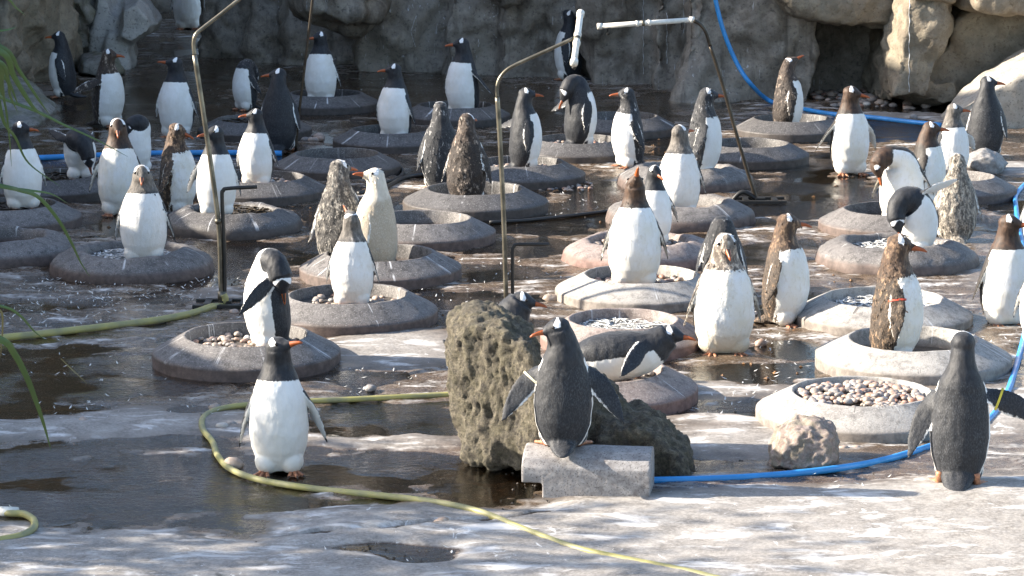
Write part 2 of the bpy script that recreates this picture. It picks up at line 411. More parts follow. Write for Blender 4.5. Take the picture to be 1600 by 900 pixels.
# the long dark wall across the back: overlapping columns of rockwork
hs = []
base = [(325, 88), (372, 92), (425, 86), (470, 100), (545, 104), (580, 106), (640, 116), (720, 118), (800, 121), (880, 127), (950, 128), (1040, 136), (1110, 144), (1180, 150), (1250, 150)]
rr = random.Random(4)
for i in range(len(base) - 1):
    a = gp(*base[i]); b = gp(*base[i + 1]); o = rr.uniform(-0.12, 0.12)
    y = min(a.y, b.y) + 0.25 + o
    hs.append(block(a.x - 0.16, b.x + 0.16, y, y + 2.2, -0.3, rr.uniform(6.6, 7.4), rr.uniform(0.0, 0.12), rr.uniform(-0.05, 0.35)))
for px, Y in (([(470, -30), (585, -30), (588, 20), (560, 42), (505, 30), (478, 10)], 31.6), ([(760, -30), (800, -30), (815, 4), (782, 14)], 31.6)):
    hs.append(pris(px, Y, 1.2))
rock("rock_wall", hs, M_DARKROCK, "long dark wet rockwork wall with fluted columns and trickling water across the back", "rock wall", 0.05, W1, 2)
# wall far beyond, seen through the passage
rock("rock_wall", [block(-9.0, -3.0, 42.5, 45, -0.3, 8.4, 0.3, 0.3), block(-7.0, -4.6, 41.8, 44, -0.3, 7.6, 0.4, 0.5)], M_DARKROCK, "distant shadowed rock face closing the passage beyond the dark wall", "rock wall", 0.09, W1, 5)
# left: mossy face, pale leaning rock, sloping slab
rock("rock_wall", [pris([(-90, 175), (-90, -760), (20, -760), (35, 120), (30, 172)], 30.0, 3.0), pris([(20, 150), (30, -760), (88, -760), (82, 110), (60, 150)], 31.3, 3.0)] , M_TANROCK, "olive tan rock face behind the grass at the far left edge", "rock wall", 0.05, W1, 8)
rock("rock_wall", [pris([(60, 128), (62, -760), (110, -760), (112, 118)], 33.6, 2.0), pris([(95, 120), (98, -760), (150, -760), (148, 112)], 33.0, 2.4)], M_GREYROCK, "tall grey green streaked rock columns behind the left penguins", "rock wall", 0.05, W1, 9)
rock("boulder", [pris([(135, 110), (146, -20), (165, -40), (182, 20), (205, 95), (200, 118)], 33.4, 1.2), pris([(182, 62), (186, 8), (215, -4), (236, 22), (249, 40), (240, 56), (204, 76)], 33.0, 1.0), pris([(150, 118), (170, 40), (205, 60), (212, 100), (205, 122)], 33.2, 1.0)], M_PALEROCK, "pale faceted boulder leaning over the dark passage", "boulder", 0.035, [(1.3, 0.05, 3), (6, 0.015, 4)], 11)
g0 = gp(40, 190); 
rock("boulder", [[tuple(gp(-60, 205)), tuple(gp(60, 195)), tuple(gp(86, 168)), tuple(gp(40, 118)), tuple(gp(-60, 118)), tuple(at(-60, 128, gp(0, 165).y)), tuple(at(0, 120, gp(0, 165).y)), tuple(at(52, 140, gp(52, 172).y)), tuple(at(20, 116, gp(0, 140).y)), tuple(gp(-60, 205) + Vector((0, 0, -.2))), tuple(gp(60, 195) + Vector((0, 0, -.2)))]], M_GREYROCK, "low grey brown sloping boulder at the far left foot of the rocks", "boulder", 0.03, [(1.6, 0.05, 3), (7, 0.015, 4)], 12)
rock("boulder", [pris([(118, 118), (126, 96), (150, 88), (176, 92), (190, 116), (170, 122)], 32.2, 0.8)], M_GREYROCK, "low moss topped ledge stone between the two leftmost back penguins", "boulder", 0.03, [(2.5, 0.04, 3), (8, 0.01, 3)], 13)
# right: overhanging ledge, cave back, pillar, sloping slab
rock("boulder", [pris([(1170, -60), (1182, -8), (1220, 8), (1262, 22), (1300, 34), (1352, 40), (1398, 36), (1408, 24), (1404, -60)], 29.5, 2.4, inset=0.86), pris([(1160, -90), (1176, -14), (1250, 6), (1260, -90)], 29.5, 2.0)], M_TANROCK, "broad sunlit tan ledge boulder overhanging the dark cave", "boulder", 0.035, [(1.1, 0.12, 4), (5, 0.035, 4), (14, 0.014, 4), (30, 0.005, 3)], 15)
rock("rock_wall", [block(1.9, 3.35, 29.6, 31.6, -0.3, 6.8, 0.05, 0.25), block(3.2, 4.8, 30.7, 32.6, -0.3, 2.6), pris([(1140, 152), (1136, 60), (1150, -60), (1244, -60), (1244, 30), (1246, 80), (1240, 152)], 29.9, 1.6, inset=.9)], M_DARKROCK, "grey hollowed back wall of the shaded cave", "rock wall", 0.045, [(0.9, 0.17, 4), (3.5, 0.045, 4), (12, 0.012, 3)], 16)
rock("rock_wall", [pris([(1372, 172), (1384, 108), (1392, 60), (1406, 36), (1412, -60), (1490, -60), (1486, 30), (1474, 82), (1452, 96), (1446, 172)], 28.9, 2.4, inset=0.8), pris([(1436, 172), (1450, 100), (1480, 76), (1500, 10), (1640, 24), (1660, -60), (1660, 172)], 29.3, 2.4, inset=0.92), pris([(1400, 172), (1440, 120), (1500, 112), (1520, 172)], 28.9, 1.0, inset=.7)], M_TANROCK, "tan rock pillar beside the cave with a white trickle down it", "rock wall", 0.035, [(1.0, 0.11, 4), (4.5, 0.035, 4), (13, 0.014, 4), (30, 0.005, 3)], 17)
def trickle(name, label, pillar, px, rad, m):
    """a thin run of water laid on the rock face"""
    me = pillar.data; v = get_v(me); bv = BVHTree.FromPolygons([Vector(c) for c in v], [tuple(p.vertices) for p in me.polygons])
    pts = []
    for x, y in px:
        d = ray(x, y).normalized(); hit = bv.ray_cast(Vector((0, 0, H_CAM)), d)
        if hit[0] is not None: pts.append(tuple(hit[0] - d * .004))
    mb = MB(); tube(mb, pts, lambda u: rad * (.35 + .9 * abs(math.sin(u * 17 + 1) * math.cos(u * 41))), 7, 4); o = mb.build(name, m); tag(o, label, "water trickle"); return o
PILLAR = bpy.data.objects["rock_wall.004"] if "pillar" in bpy.data.objects["rock_wall.004"]["label"] else [o for o in bpy.data.objects if "pillar" in str(o.get("label", "")) and o.name.startswith("rock_wall")][0]
M_TRICK = simple_mat("white_water_scale", (0.62, 0.63, 0.64), 0.35, 0, 0.3, 20)
trickle("water_trickle", "thin white trickle running down the tan rock pillar", PILLAR, [(1421 - .05 * k + 0.9 * math.sin(k * 1.9), 0 + k * 8) for k in range(19)], .005, M_TRICK)
LONG = bpy.data.objects["rock_wall"]
for x0, y0, y1, lab in ((1005, -4, 128, "longest white trickle on the dark back wall, crossing the spray pipe"), (1042, 20, 112, "white trickle on the dark back wall under the middle of the long spray pipe"), (1068, -4, 60, "short white trickle on the dark back wall left of the blue hose"), (651, 25, 88, "crooked pale crack line on the grey back wall")):
    n = int((y1 - y0) / 8); trickle("water_trickle", lab, LONG, [(x0 + 0.8 * math.sin(k * 2.3 + x0) - (8 * math.sin(k * .5) if x0 == 651 else 0), y0 + k * 8) for k in range(n)], .0042, M_TRICK)
rock("boulder", [pris([(1395, -60), (1400, -6), (1430, 4), (1496, 8), (1502, -6), (1500, -60)], 28.7, 1.6), ], M_TANROCK, "smaller tan cap boulder sitting on the rock pillar", "boulder", 0.035, [(1.2, 0.05, 3), (7, 0.018, 4)], 18)
rock("boulder", [pris([(1500, -60), (1504, 14), (1540, 22), (1600, 28), (1680, 30), (1680, -60)], 28.5, 1.8)], M_TANROCK, "wide tan cap boulder at the far right corner above the slab", "boulder", 0.035, [(1.2, 0.06, 3), (7, 0.02, 4)], 19)
sl = [tuple(at(x, y, 27.2)) for x, y in ((1486, 176), (1545, 142), (1600, 118), (1660, 96))]
sl += [(p[0], 27.26, -.3) for p in sl] + [tuple(at(1476, 166, 28.0)), tuple(at(1530, 120, 28.5)), tuple(at(1580, 88, 28.7)), tuple(at(1660, 44, 28.9))] + [(p[0], 28.6, -.3) for p in sl[:4]]
rock("boulder", [sl], M_SLABROCK, "long pale sunlit slab of rock sloping down behind the right penguins", "boulder", 0.03, [(1.5, 0.035, 3), (8, 0.010, 4)], 20)

# big wall out of the picture on the left that shades half of the enclosure (its height follows from the shade on the floor)
prof = [(12.0, 2.2), (15.1, 3.0), (17.0, 2.95), (19.7, 2.6), (22.6, 2.75), (23.9, 3.4), (26.5, 4.1), (27.7, 4.7), (28.3, 6.9), (31.5, 6.9), (34, 6.8), (38, 7.0), (46, 8.5)]
hs = []
for (y0, h0), (y1, h1) in zip(prof[:-1], prof[1:]):
    x = -7.5 if y1 < 30 else -8.6
    hs.append([(x - 1.5, y0 - .1, -.3), (x + .1, y0 - .1, -.3), (x - 1.5, y1 + .1, -.3), (x + .1, y1 + .1, -.3), (x - .9, y0 - .1, h0), (x, y0 - .1, h0), (x - .9, y1 + .1, h1), (x, y1 + .1, h1)])
rock("rock_wall", hs, M_GREYROCK, "unseen grey rock wall on the left, its height shaped to shade the enclosure", "rock wall", 0.12, [(0.7, 0.16, 4), (3.0, 0.05, 3)], 23)

# ---------------------------------------------------------------- boulders and stones in front
Yb = gp(780, 733).y
rock("boulder", [pris([(724, 734), (709, 640), (707, 520), (736, 502), (790, 506), (832, 528), (850, 600), (850, 738)], Yb, 0.50, inset=0.9, skew=0.8),
                 [tuple(v) for v in (at(838, 738, Yb), at(835, 560, Yb + .1), at(880, 560, Yb + .2), at(940, 590, Yb + .25), at(1000, 648, Yb + .2), at(1035, 738, Yb), at(838, 700, Yb + .5), at(1000, 690, Yb + .5), at(850, 570, Yb + .4), at(950, 610, Yb + .45))],
                 pris([(932, 752), (930, 690), (960, 664), (1008, 664), (1048, 690), (1072, 716), (1078, 752)], Yb - 0.12, 0.45, inset=0.8, skew=.3)],
     M_BOULDER, "big rough olive brown boulder beside the concrete block", "boulder", 0.013, [(3.5, 0.03, 3), ((9, 9, 6), 0.015, 4), ((20, 20, 8), 0.014, 4), ((48, 48, 26), 0.009, 4)], 31, 1)
Yr = gp(1250, 733).y
rock("boulder", [pris([(1204, 736), (1206, 712), (1218, 690), (1240, 674), (1272, 670), (1300, 680), (1306, 706), (1302, 734), (1250, 740)], Yr, 0.26, inset=0.75)], M_PINKROCK, "small pinkish rough stone beside the blue hose and pebble nest", "stone", 0.010, [(6, 0.022, 3), (16, 0.012, -3), (45, 0.005, 3)], 33, 1)
Ys = gp(1540, 272).y
rock("boulder", [pris([(1508, 262), (1512, 246), (1535, 238), (1556, 244), (1570, 262), (1562, 276), (1530, 274)], Ys, 0.3, inset=0.7)], M_STONE, "rounded grey boulder streaked white between the right edge nests", "stone", 0.014, [(5, 0.02, 3), (18, 0.005, 3)], 34)
Yk = gp(1335, 205).y
# concrete block, a half round column lying down
def conc_block():
    c = gp(925, 781); ang = R(-7)
    L0, L1 = -0.345, 0.280
    prof_up = [(0.0, 0.115), (0.002, 0.150), (0.035, 0.190), (0.10, 0.218), (0.17, 0.226), (0.24, 0.218), (0.30, 0.190), (0.335, 0.115)]
    mb = MB()
    hull(mb, [(x, d, z) for x in (L0, L1) for d, z in prof_up] + [(x, d, z) for x in (L0, L1) for d, z in ((0.004, 0.075), (0.33, 0.075))])
    hull(mb, [(x, d, z) for x in (L0 + 0.10, L1) for d, z in ((0, -0.02), (0.335, -0.02), (0, 0.125), (0.335, 0.125))])
    me = remesh(mb, 0.0065, 1); roughen(me, [(5, 0.0020, 1), (130, 0.0006, 2)], 3)
    o = link("concrete_block", me, M_SLAB, None, c); o.rotation_euler = (0, 0, ang)
    tag(o, "speckled grey concrete block with a rounded top lying in front of the big boulder", "concrete block")
conc_block()
# stones at the cave mouth
def stone_mesh(r, seed, flat=0.7):
    bm = bmesh.new(); bmesh.ops.create_icosphere(bm, subdivisions=2, radius=1)
    me = bpy.data.meshes.new("stone"); bm.to_mesh(me); bm.free()
    v = get_v(me); d = 1 + 0.28 * fbm(v * 1.3 + seed * 5.1, 3, seed)
    v = v * d[:, None] * np.array((1.15, 0.95, flat)) * r
    set_v(me, v); me.polygons.foreach_set('use_smooth', np.ones(len(me.polygons), dtype=bool)); return me
for i, (x, y, r, lab) in enumerate([(1357, 104, 0.085, "largest round grey stone perched in the cave mouth beside the pillar"), (1325, 120, 0.14, "wide low grey stone lying inside the shaded cave"), (1374, 124, 0.08, "dark stone wedged against the foot of the rock pillar"),
                                (1278, 130, 0.05, "small white stone at the left of the cave rubble"), (1441, 152, 0.05, "round stone at the foot of the rock pillar trickle"), (1427, 180, 0.04, "dark flat stone lying on the pale wet patch")]):
    p = gp(x, y + 6); o = link("stone", stone_mesh(r, i + 40), M_STONE, None, (p.x, p.y, r * 0.5)); tag(o, lab, "stone")
def scatter_stones(name, spots, r0, r1, m, seed):
    mb = MB(); q = random.Random(seed)
    for x, y in spots:
        p = gp(x, y); r = q.uniform(r0, r1); s = stone_mesh(r, q.randint(1, 999), 0.65)
        mb.add([v.co + Vector((p.x, p.y, r * 0.4)) for v in s.vertices], [tuple(f.vertices) for f in s.polygons]); bpy.data.meshes.remove(s)
    o = link(name, mb.mesh(name), m); o['kind'] = 'stuff'; return o
M_PEB = None
def pebble_mat():
    m, nt, b = new_mat("beach_pebble")
    r = rnd(nt); p = geo(nt)
    isl = nd(nt, 'NewGeometry').outputs['Random Per Island']
    k = mth(nt, 'FRACT', mth(nt, 'ADD', r, mth(nt, 'MULTIPLY', isl, 3.7)))
    c = ramp(nt, k, [(0.0, (0.20, 0.175, 0.155)), (0.2, (0.34, 0.26, 0.20)), (0.36, (0.28, 0.125, 0.075)), (0.5, (0.23, 0.205, 0.19)), (0.7, (0.38, 0.28, 0.22)), (0.85, (0.13, 0.12, 0.12)), (1.0, (0.48, 0.45, 0.41))])
    n = noise(nt, p, 60, 5, 0.6)
    c = mixc(nt, rng(nt, n, 0.45, 0.75, 0, 0.5), c, (0.5, 0.47, 0.43))
    put(nt, b.inputs['Base Color'], c); b.inputs['Roughness'].default_value = 0.55
    bump(nt, b, n, 0.2, 0.002); return m
M_PEB = pebble_mat()
q = random.Random(3)
sp = [(q.uniform(1195, 1390), q.uniform(118, 158)) for _ in range(150)] + [(q.uniform(1300, 1470), q.uniform(140, 172)) for _ in range(60)] + [(q.uniform(590, 640), q.uniform(212, 224)) for _ in range(8)] + [(q.uniform(470, 500), q.uniform(212, 224)) for _ in range(10)]
scatter_stones("rubble", sp, 0.018, 0.055, M_PEB, 5)
scatter_stones("fine_rubble", [(q.uniform(825, 930), q.uniform(286, 299)) for _ in range(60)], 0.008, 0.022, M_PEB, 6)
for i, (x, y, r, lab) in enumerate([(131, 659, 0.030, "single reddish brown pebble lying on the pale concrete at the left"), (348, 668, 0.034, "dark pebble beside a pale one inside the yellow hose bend"), (360, 664, 0.026, "pale cream pebble touching a dark one inside the yellow hose bend"),
                               (335, 638, 0.032, "dark pebble just above the yellow hose bend"), (366, 729, 0.048, "dark stone by the left foot of the front white bellied penguin"), (579, 608, 0.030, "dark pebble standing in the glittering water behind the yellow hose"),
                               (366, 488, 0.030, "pale round pebble beside the left sprinkler base"), (860, 468, 0.045, "reddish stone in the wet ground above the boulder"), (1188, 537, 0.035, "dark stone by the dirty bellied moulting penguin's feet"),
                               (1318, 703, 0.030, "small dark stone right of the pinkish rough stone"), (1336, 702, 0.026, "small tan stone between pinkish stone and pebble nest"), (278, 492, 0.030, "dark stone just above the left yellow hose"),
                               (690, 816, 0.030, "dark wet lump lying on the crack in the foreground concrete")]):
    p = gp(x, y + 3); o = link("pebble", stone_mesh(r, i + 70, 0.72), M_PEB, None, (p.x, p.y, r * 0.5)); tag(o, lab, "pebble")

# ---------------------------------------------------------------- concrete nest rings
def nest_mat(name, a, b_, lip, wetter):
    m, nt, b = new_mat(name)
    o = objco(nt); sp = nd(nt, 'SeparateXYZ', {0: o})
    r_ = rnd(nt)
    off = nd(nt, 'CombineXYZ', {0: mth(nt, 'MULTIPLY', r_, 37.0), 1: mth(nt, 'MULTIPLY', r_, 91.0), 2: 0.0}).outputs[0]
    p = nd(nt, 'VectorMath', {0: o, 1: off}, operation='ADD').outputs[0]
    n1 = noise(nt, p, 3.0, 7, 0.62); n2 = noise(nt, p, 18.0, 7, 0.7); n3 = noise(nt, p, 110.0, 4, 0.7)
    c = mixc(nt, rng(nt, n1, 0.36, 0.64), a, b_)
    c = mixc(nt, rng(nt, n2, 0.48, 0.64, 0, 0.8), c, tuple(x * 0.5 for x in a))
    c = mixc(nt, rng(nt, n3, 0.56, 0.68, 0, 0.6), c, (0.5, 0.48, 0.46)); c = mixc(nt, rng(nt, n3, 0.45, 0.34, 0, 0.75), c, tuple(x * 0.4 for x in a))
    flat = nd(nt, 'VectorMath', {0: nd(nt, 'VectorMath', {0: o, 1: (1, 1, 0)}, operation='MULTIPLY').outputs[0]}, operation='NORMALIZE').outputs[0]
    fo = nd(nt, 'VectorMath', {0: flat, 1: off}, operation='ADD').outputs[0]
    dr = noise(nt, fo, 9.0, 4, 0.6); dr2 = noise(nt, p, 7.0, 3)
    c = mixc(nt, mth(nt, 'MULTIPLY', rng(nt, dr, 0.61, 0.66), rng(nt, dr2, 0.44, 0.56, 0, 0.85)), c, (0.60, 0.60, 0.60))      # droppings run down the side
    ck = noise(nt, fo, 1.3, 4, 0.5); w = mth(nt, 'ABSOLUTE', mth(nt, 'SUBTRACT', ck, 0.5))
    c = mixc(nt, mth(nt, 'MULTIPLY', rng(nt, w, 0.0025, 0.001), rng(nt, dr2, 0.56, 0.60, 0, 0.8)), c, (0.035, 0.03, 0.03))
    lowz = rng(nt, mth(nt, 'ADD', sp.outputs[2], mth(nt, 'MULTIPLY', n2, 0.03)), 0.105, 0.075)
    c = mixc(nt, lowz, c, mixc(nt, rng(nt, n2, 0.4, 0.6), lip, tuple(x * 0.6 for x in lip)))
    put(nt, b.inputs['Base Color'], c)
    put(nt, b.inputs['Roughness'], rng(nt, n2, 0.3, 0.7, 0.75 - wetter, 0.92 - wetter))
    bump(nt, b, mth(nt, 'ADD', mth(nt, 'MULTIPLY', n3, 0.6), n2), 0.55, 0.006)
    return m
M_NEST = nest_mat("weathered_concrete", (0.105, 0.097, 0.093), (0.165, 0.153, 0.147), (0.115, 0.082, 0.07), 0.15)
M_NESTL = nest_mat("pale_concrete", (0.27, 0.255, 0.24), (0.36, 0.345, 0.32), (0.24, 0.21, 0.185), 0.05)
M_NESTD = nest_mat("shade_dark_damp_concrete", (0.062, 0.058, 0.057), (0.098, 0.093, 0.091), (0.060, 0.048, 0.042), 0.25)  # shade of the back and left nests painted into this damp concrete's colour
M_NESTR = nest_mat("reddish_concrete", (0.21, 0.165, 0.15), (0.27, 0.23, 0.21), (0.20, 0.12, 0.10), 0.1)
M_BED = rock_mat("nest_dirt", (0.035, 0.03, 0.026), (0.06, 0.05, 0.042), (0.11, 0.095, 0.08), 14.0, 0.8, 0.8, 0.01)
M_FBED = rock_mat("matted_feather_bed", (0.20, 0.19, 0.18), (0.42, 0.41, 0.40), (0.62, 0.61, 0.60), 12.0, 0.9, 0.8, 0.01, pit_amt=0.5)
M_TWIG = simple_mat("twig_litter", (0.16, 0.125, 0.085), 0.8, 0, 0.6, 12)
M_FEATHER = simple_mat("shed_feather", (0.72, 0.72, 0.70), 0.8, 0, 0.15, 10)
NESTS = {}
def low_sphere(seg=8, rings=4):
    v = [(0, 0, -1)]; f = []
    for i in range(1, rings):
        t = math.pi * i / rings
        for k in range(seg): v.append((math.sin(t) * math.cos(2 * math.pi * k / seg), math.sin(t) * math.sin(2 * math.pi * k / seg), -math.cos(t)))
    v.append((0, 0, 1)); n = len(v) - 1
    for k in range(seg):
        k2 = (k + 1) % seg
        f.append((0, 1 + k2, 1 + k)); f.append((n, 1 + (rings - 2) * seg + k, 1 + (rings - 2) * seg + k2))
        for i in range(rings - 2): f.append((1 + i * seg + k, 1 + i * seg + k2, 1 + (i + 1) * seg + k2, 1 + (i + 1) * seg + k))
    return v, f
PEBS = []
for i in range(8):
    v, f = low_sphere(); q = random.Random(i + 50)
    sx, sy, sz = q.uniform(0.9, 1.45), q.uniform(0.8, 1.1), q.uniform(0.5, 0.8)
    PEBS.append(mesh("pebble", [(a * sx + 0.1 * b, b * sy, c * sz) for a, b, c in v], f)); PEBS[-1].materials.append(M_PEB)
def make_nest(key, cx, yb, D, m, label, style='smooth', fill='dirt', seed=0, npeb=0):
    c = gp(cx, yb); q = random.Random(seed + 100); r = D / 2
    root = empty("nest_ring", c, label, "nest ring", "concrete nest rings on the enclosure floor")
    if style == 'smooth':
        pr = [(1.0, -.03), (1.0, .0), (1.0, .064), (.999, .069), (.992, .075), (.984, .0785), (.90, .104), (.80, .134), (.70, .164), (.680, .1695), (.674, .172), (.666, .1735), (.652, .1735), (.645, .171), (.641, .165), (.63, .12), (.61, .03)]
    else:
        pr = [(1.0, -.03), (1.02, .01), (1.0, .06), (.965, .088), (.90, .112), (.80, .138), (.72, .158), (.665, .163), (.625, .156), (.60, .135), (.585, .10), (.56, .03)]
    S = 88; v = []; f = []
    for j, (a, z) in enumerate(pr):
        for k in range(S):
            t = 2 * math.pi * k / S
            v.append((a * r * math.cos(t), a * r * math.sin(t), z))
    for j in range(len(pr) - 1):
        for k in range(S): f.append((j * S + k, j * S + (k + 1) % S, (j + 1) * S + (k + 1) % S, (j + 1) * S + k))
    me = mesh("ring", v, f)
    if style == 'smooth': roughen(me, [(1.5, 0.005, 2), (9.0, 0.0022, 3), (40.0, 0.0018, 2)], seed)
    else: roughen(me, [(2.2, 0.018, 3), (7.0, 0.009, 3), (28.0, 0.004, 2)], seed)
    link("ring", me, m, root)
    zb = {'full': 0.13, 'pebbles': 0.095, 'feathers': 0.09, 'dirt': 0.05, 'twigs': 0.12, 'stones': 0.10}[fill]
    bv = [(0, 0, zb)]; bf = []
    for j in (0.2, 0.4, 0.62):
        for k in range(24):
            t = 2 * math.pi * k / 24; bv.append((j * r * math.cos(t), j * r * math.sin(t), zb + q.uniform(-.006, .006)))
    for k in range(24):
        k2 = (k + 1) % 24; bf.append((0, 1 + k, 1 + k2))
        for j in (0, 1): bf.append((1 + j * 24 + k, 1 + (j + 1) * 24 + k, 1 + (j + 1) * 24 + k2, 1 + j * 24 + k2))
    link("nest_bed", mesh("nest_bed", bv, bf), M_FBED if fill == 'feathers' else M_BED, root)
    def disc(rad):
        t = q.uniform(0, 6.283); a = rad * math.sqrt(q.random()); return a * math.cos(t), a * math.sin(t)
    if npeb and fill in ('full', 'pebbles'):
        for i in range(npeb):
            x, y = disc(0.59 * r); s = q.uniform(0.0145, 0.028)
            o = bpy.data.objects.new("pebble", PEBS[q.randrange(8)]); COL.objects.link(o); o.parent = root
            dome = 0.012 * (1 - (x * x + y * y) / (0.36 * r * r)) if fill == 'full' else 0
            o.location = (x, y, zb + s * 0.45 + dome + q.uniform(0, .012)); o.scale = (s, s, s); o.rotation_euler = (q.uniform(-.4, .4), q.uniform(-.4, .4), q.uniform(0, 6.28))
    elif fill in ('stones', 'pebbles'):
        mb = MB()
        for i in range(130):
            x, y = disc(0.58 * r); s = q.uniform(0.012, 0.03); pm = PEBS[q.randrange(8)]; M = Matrix.Rotation(q.uniform(0, 6.28), 3, 'Z')
            mb.add([M @ (v_.co * s) + Vector((x, y, zb + s * .4)) for v_ in pm.vertices], [tuple(p.vertices) for p in pm.polygons])
        o = mb.build("pebble_lining", M_PEB, root); o['kind'] = 'stuff'
    if fill in ('twigs', 'feathers'):
        mb = MB()
        for i in range(150 if fill == 'twigs' else 340):
            x, y = disc(0.57 * r); t = q.uniform(0, 6.28); L = q.uniform(.02, .07); wd = 0.006 if fill == 'twigs' else 0.010
            d = Vector((math.cos(t), math.sin(t), q.uniform(-.2, .3))) * L; n = Vector((-math.sin(t), math.cos(t), 0)) * wd
            p = Vector((x, y, zb + q.uniform(0.004, .03)))
            mb.add([p - d - n * .3, p - d + n * .3, p + n + Vector((0, 0, .01)), p + d, p - n + Vector((0, 0, .01))], [(0, 1, 2, 3, 4)])
        o = mb.build("twig_lining" if fill == 'twigs' else "feather_lining", M_TWIG if fill == 'twigs' else M_FEATHER, root); o['kind'] = 'stuff'
    NESTS[key] = (c, r, zb)
ND = [
 ('A', 1345, 659, 1.15, M_NESTL, "pale nest ring brim full of pebbles beside the pinkish stone", 'smooth', 'full', 285),
 ('B', 1426, 573, 1.17, M_NESTL, "pale nest ring holding the ragged brown penguin with the red band", 'smooth', 'dirt', 0),
 ('C', 1379, 505, 1.16, M_NESTL, "pale nest ring lined with feathers behind the red banded penguin", 'smooth', 'feathers', 0),
 ('D', 1400, 411, 1.16, M_NEST, "worn grey nest ring under the penguin bending down with a raised flipper", 'worn', 'feathers', 0),
 ('E', 1394, 360, 1.15, M_NEST, "brown lipped nest ring under the big white preening penguin", 'smooth', 'dirt', 0),
 ('F', 1482, 305, 1.15, M_NEST, "nest ring with a sunlit inner wall right of the scruffy grey penguin", 'smooth', 'dirt', 0),
 ('G', 1001, 467, 1.16, M_NESTL, "cracked pale nest ring under the chin raising brown hooded penguin", 'smooth', 'pebbles', 0),
 ('H', 973, 541, 1.02, M_NESTR, "reddish nest ring filled with white feathers above the lying penguin", 'smooth', 'feathers', 0),
 ('I', 936, 622, 1.12, M_NESTR, "reddish nest ring with the penguin lying on it behind the boulder", 'smooth', 'stones', 0),
 ('J', 1062, 345, 1.16, M_NEST, "nest ring under the bright white penguin with its face turned away", 'worn', 'dirt', 0),
 ('K', 998, 406, 1.14, M_NESTR, "rough speckled nest ring lined with dark stones behind the brown hooded penguin", 'worn', 'stones', 0),
 ('L', 1070, 288, 1.16, M_NEST, "nest ring under the scruffy backed penguin by the sprinkler foot", 'worn', 'stones', 0),
 ('M', 1167, 252, 1.15, M_NESTD, "empty nest ring crossed by the right sprinkler pole", 'smooth', 'dirt', 0),
 ('O', 1236, 211, 1.13, M_NESTD, "cracked nest ring under the dark scruffy penguin pointing its beak up", 'smooth', 'dirt', 0),
 ('P', 967, 207, 1.15, M_NESTD, "dark nest ring behind the banded left looking scruffy penguin", 'smooth', 'dirt', 0),
 ('Q', 903, 245, 1.14, M_NESTD, "nest ring with white scrawls under the penguin preening its back", 'smooth', 'stones', 0),
 ('R', 813, 283, 1.15, M_NESTD, "nest ring under the dark penguin looking right beside the middle pole", 'smooth', 'stones', 0),
 ('S', 743, 327, 1.19, M_NESTD, "bluish dark nest ring under the mottled brown moulting penguin", 'smooth', 'dirt', 0),
 ('T', 658, 375, 1.14, M_NEST, "empty nest ring just right of the cream coloured penguin", 'smooth', 'dirt', 0),
 ('U', 594, 432, 1.15, M_NEST, "nest ring under the cream coloured pale penguin", 'smooth', 'dirt', 0),
 ('V', 545, 500, 1.17, M_NEST, "grey nest ring under the sunlit white bellied penguin left of centre", 'smooth', 'stones', 0),
 ('W', 386, 566, 1.13, M_NEST, "grey nest ring with loose pebbles under the penguin preening its side", 'smooth', 'pebbles', 90),
 ('X', 207, 424, 1.12, M_NEST, "lumpy feather strewn mound nest under the penguin facing straight ahead", 'worn', 'feathers', 0),
 ('Y', 365, 358, 1.06, M_NESTD, "rounded dark nest ring behind the left sprinkler pole", 'worn', 'twigs', 0),
 ('Z', 405, 307, 1.15, M_NESTD, "nest ring lined with pebbles behind the bent black pipe at the left", 'smooth', 'stones', 0),
 ('2', 527, 269, 1.15, M_NESTD, "empty nest ring in the middle behind the scruffy grey penguin", 'smooth', 'dirt', 0),
 ('3', 398, 212, 1.14, M_NESTD, "twig filled nest ring in shade behind the left looking white bellied penguin", 'smooth', 'twigs', 0),
 ('4', 510, 170, 1.15, M_NESTD, "farthest nest ring holding the white fronted penguin by the thin dark rod", 'smooth', 'dirt', 0),
 ('5', 712, 189, 1.15, M_NESTD, "nest ring under the far penguin standing before the cracked dark wall", 'smooth', 'dirt', 0),
 ('6', 612, 229, 1.14, M_NESTD, "nest ring under the upright penguin looking left with a long beak", 'smooth', 'dirt', 0),
 ('7', 80, 304, 1.14, M_NESTD, "dark nest ring with twigs under the penguin bending at the far left", 'smooth', 'twigs', 0),
 ('8', 14, 352, 1.15, M_NEST, "brownish nest ring cut by the edge under the leftmost penguin", 'smooth', 'twigs', 0),
 ('9', -3, 400, 1.14, M_NEST, "lowest grey nest ring cut by the left edge below the leftmost penguin", 'worn', 'dirt', 0)]
for i, (k, cx, yb, D, m, lab, st, fl, npb) in enumerate(ND): make_nest(k, cx, yb, D, m, lab, st, fl, i + 1, npb)

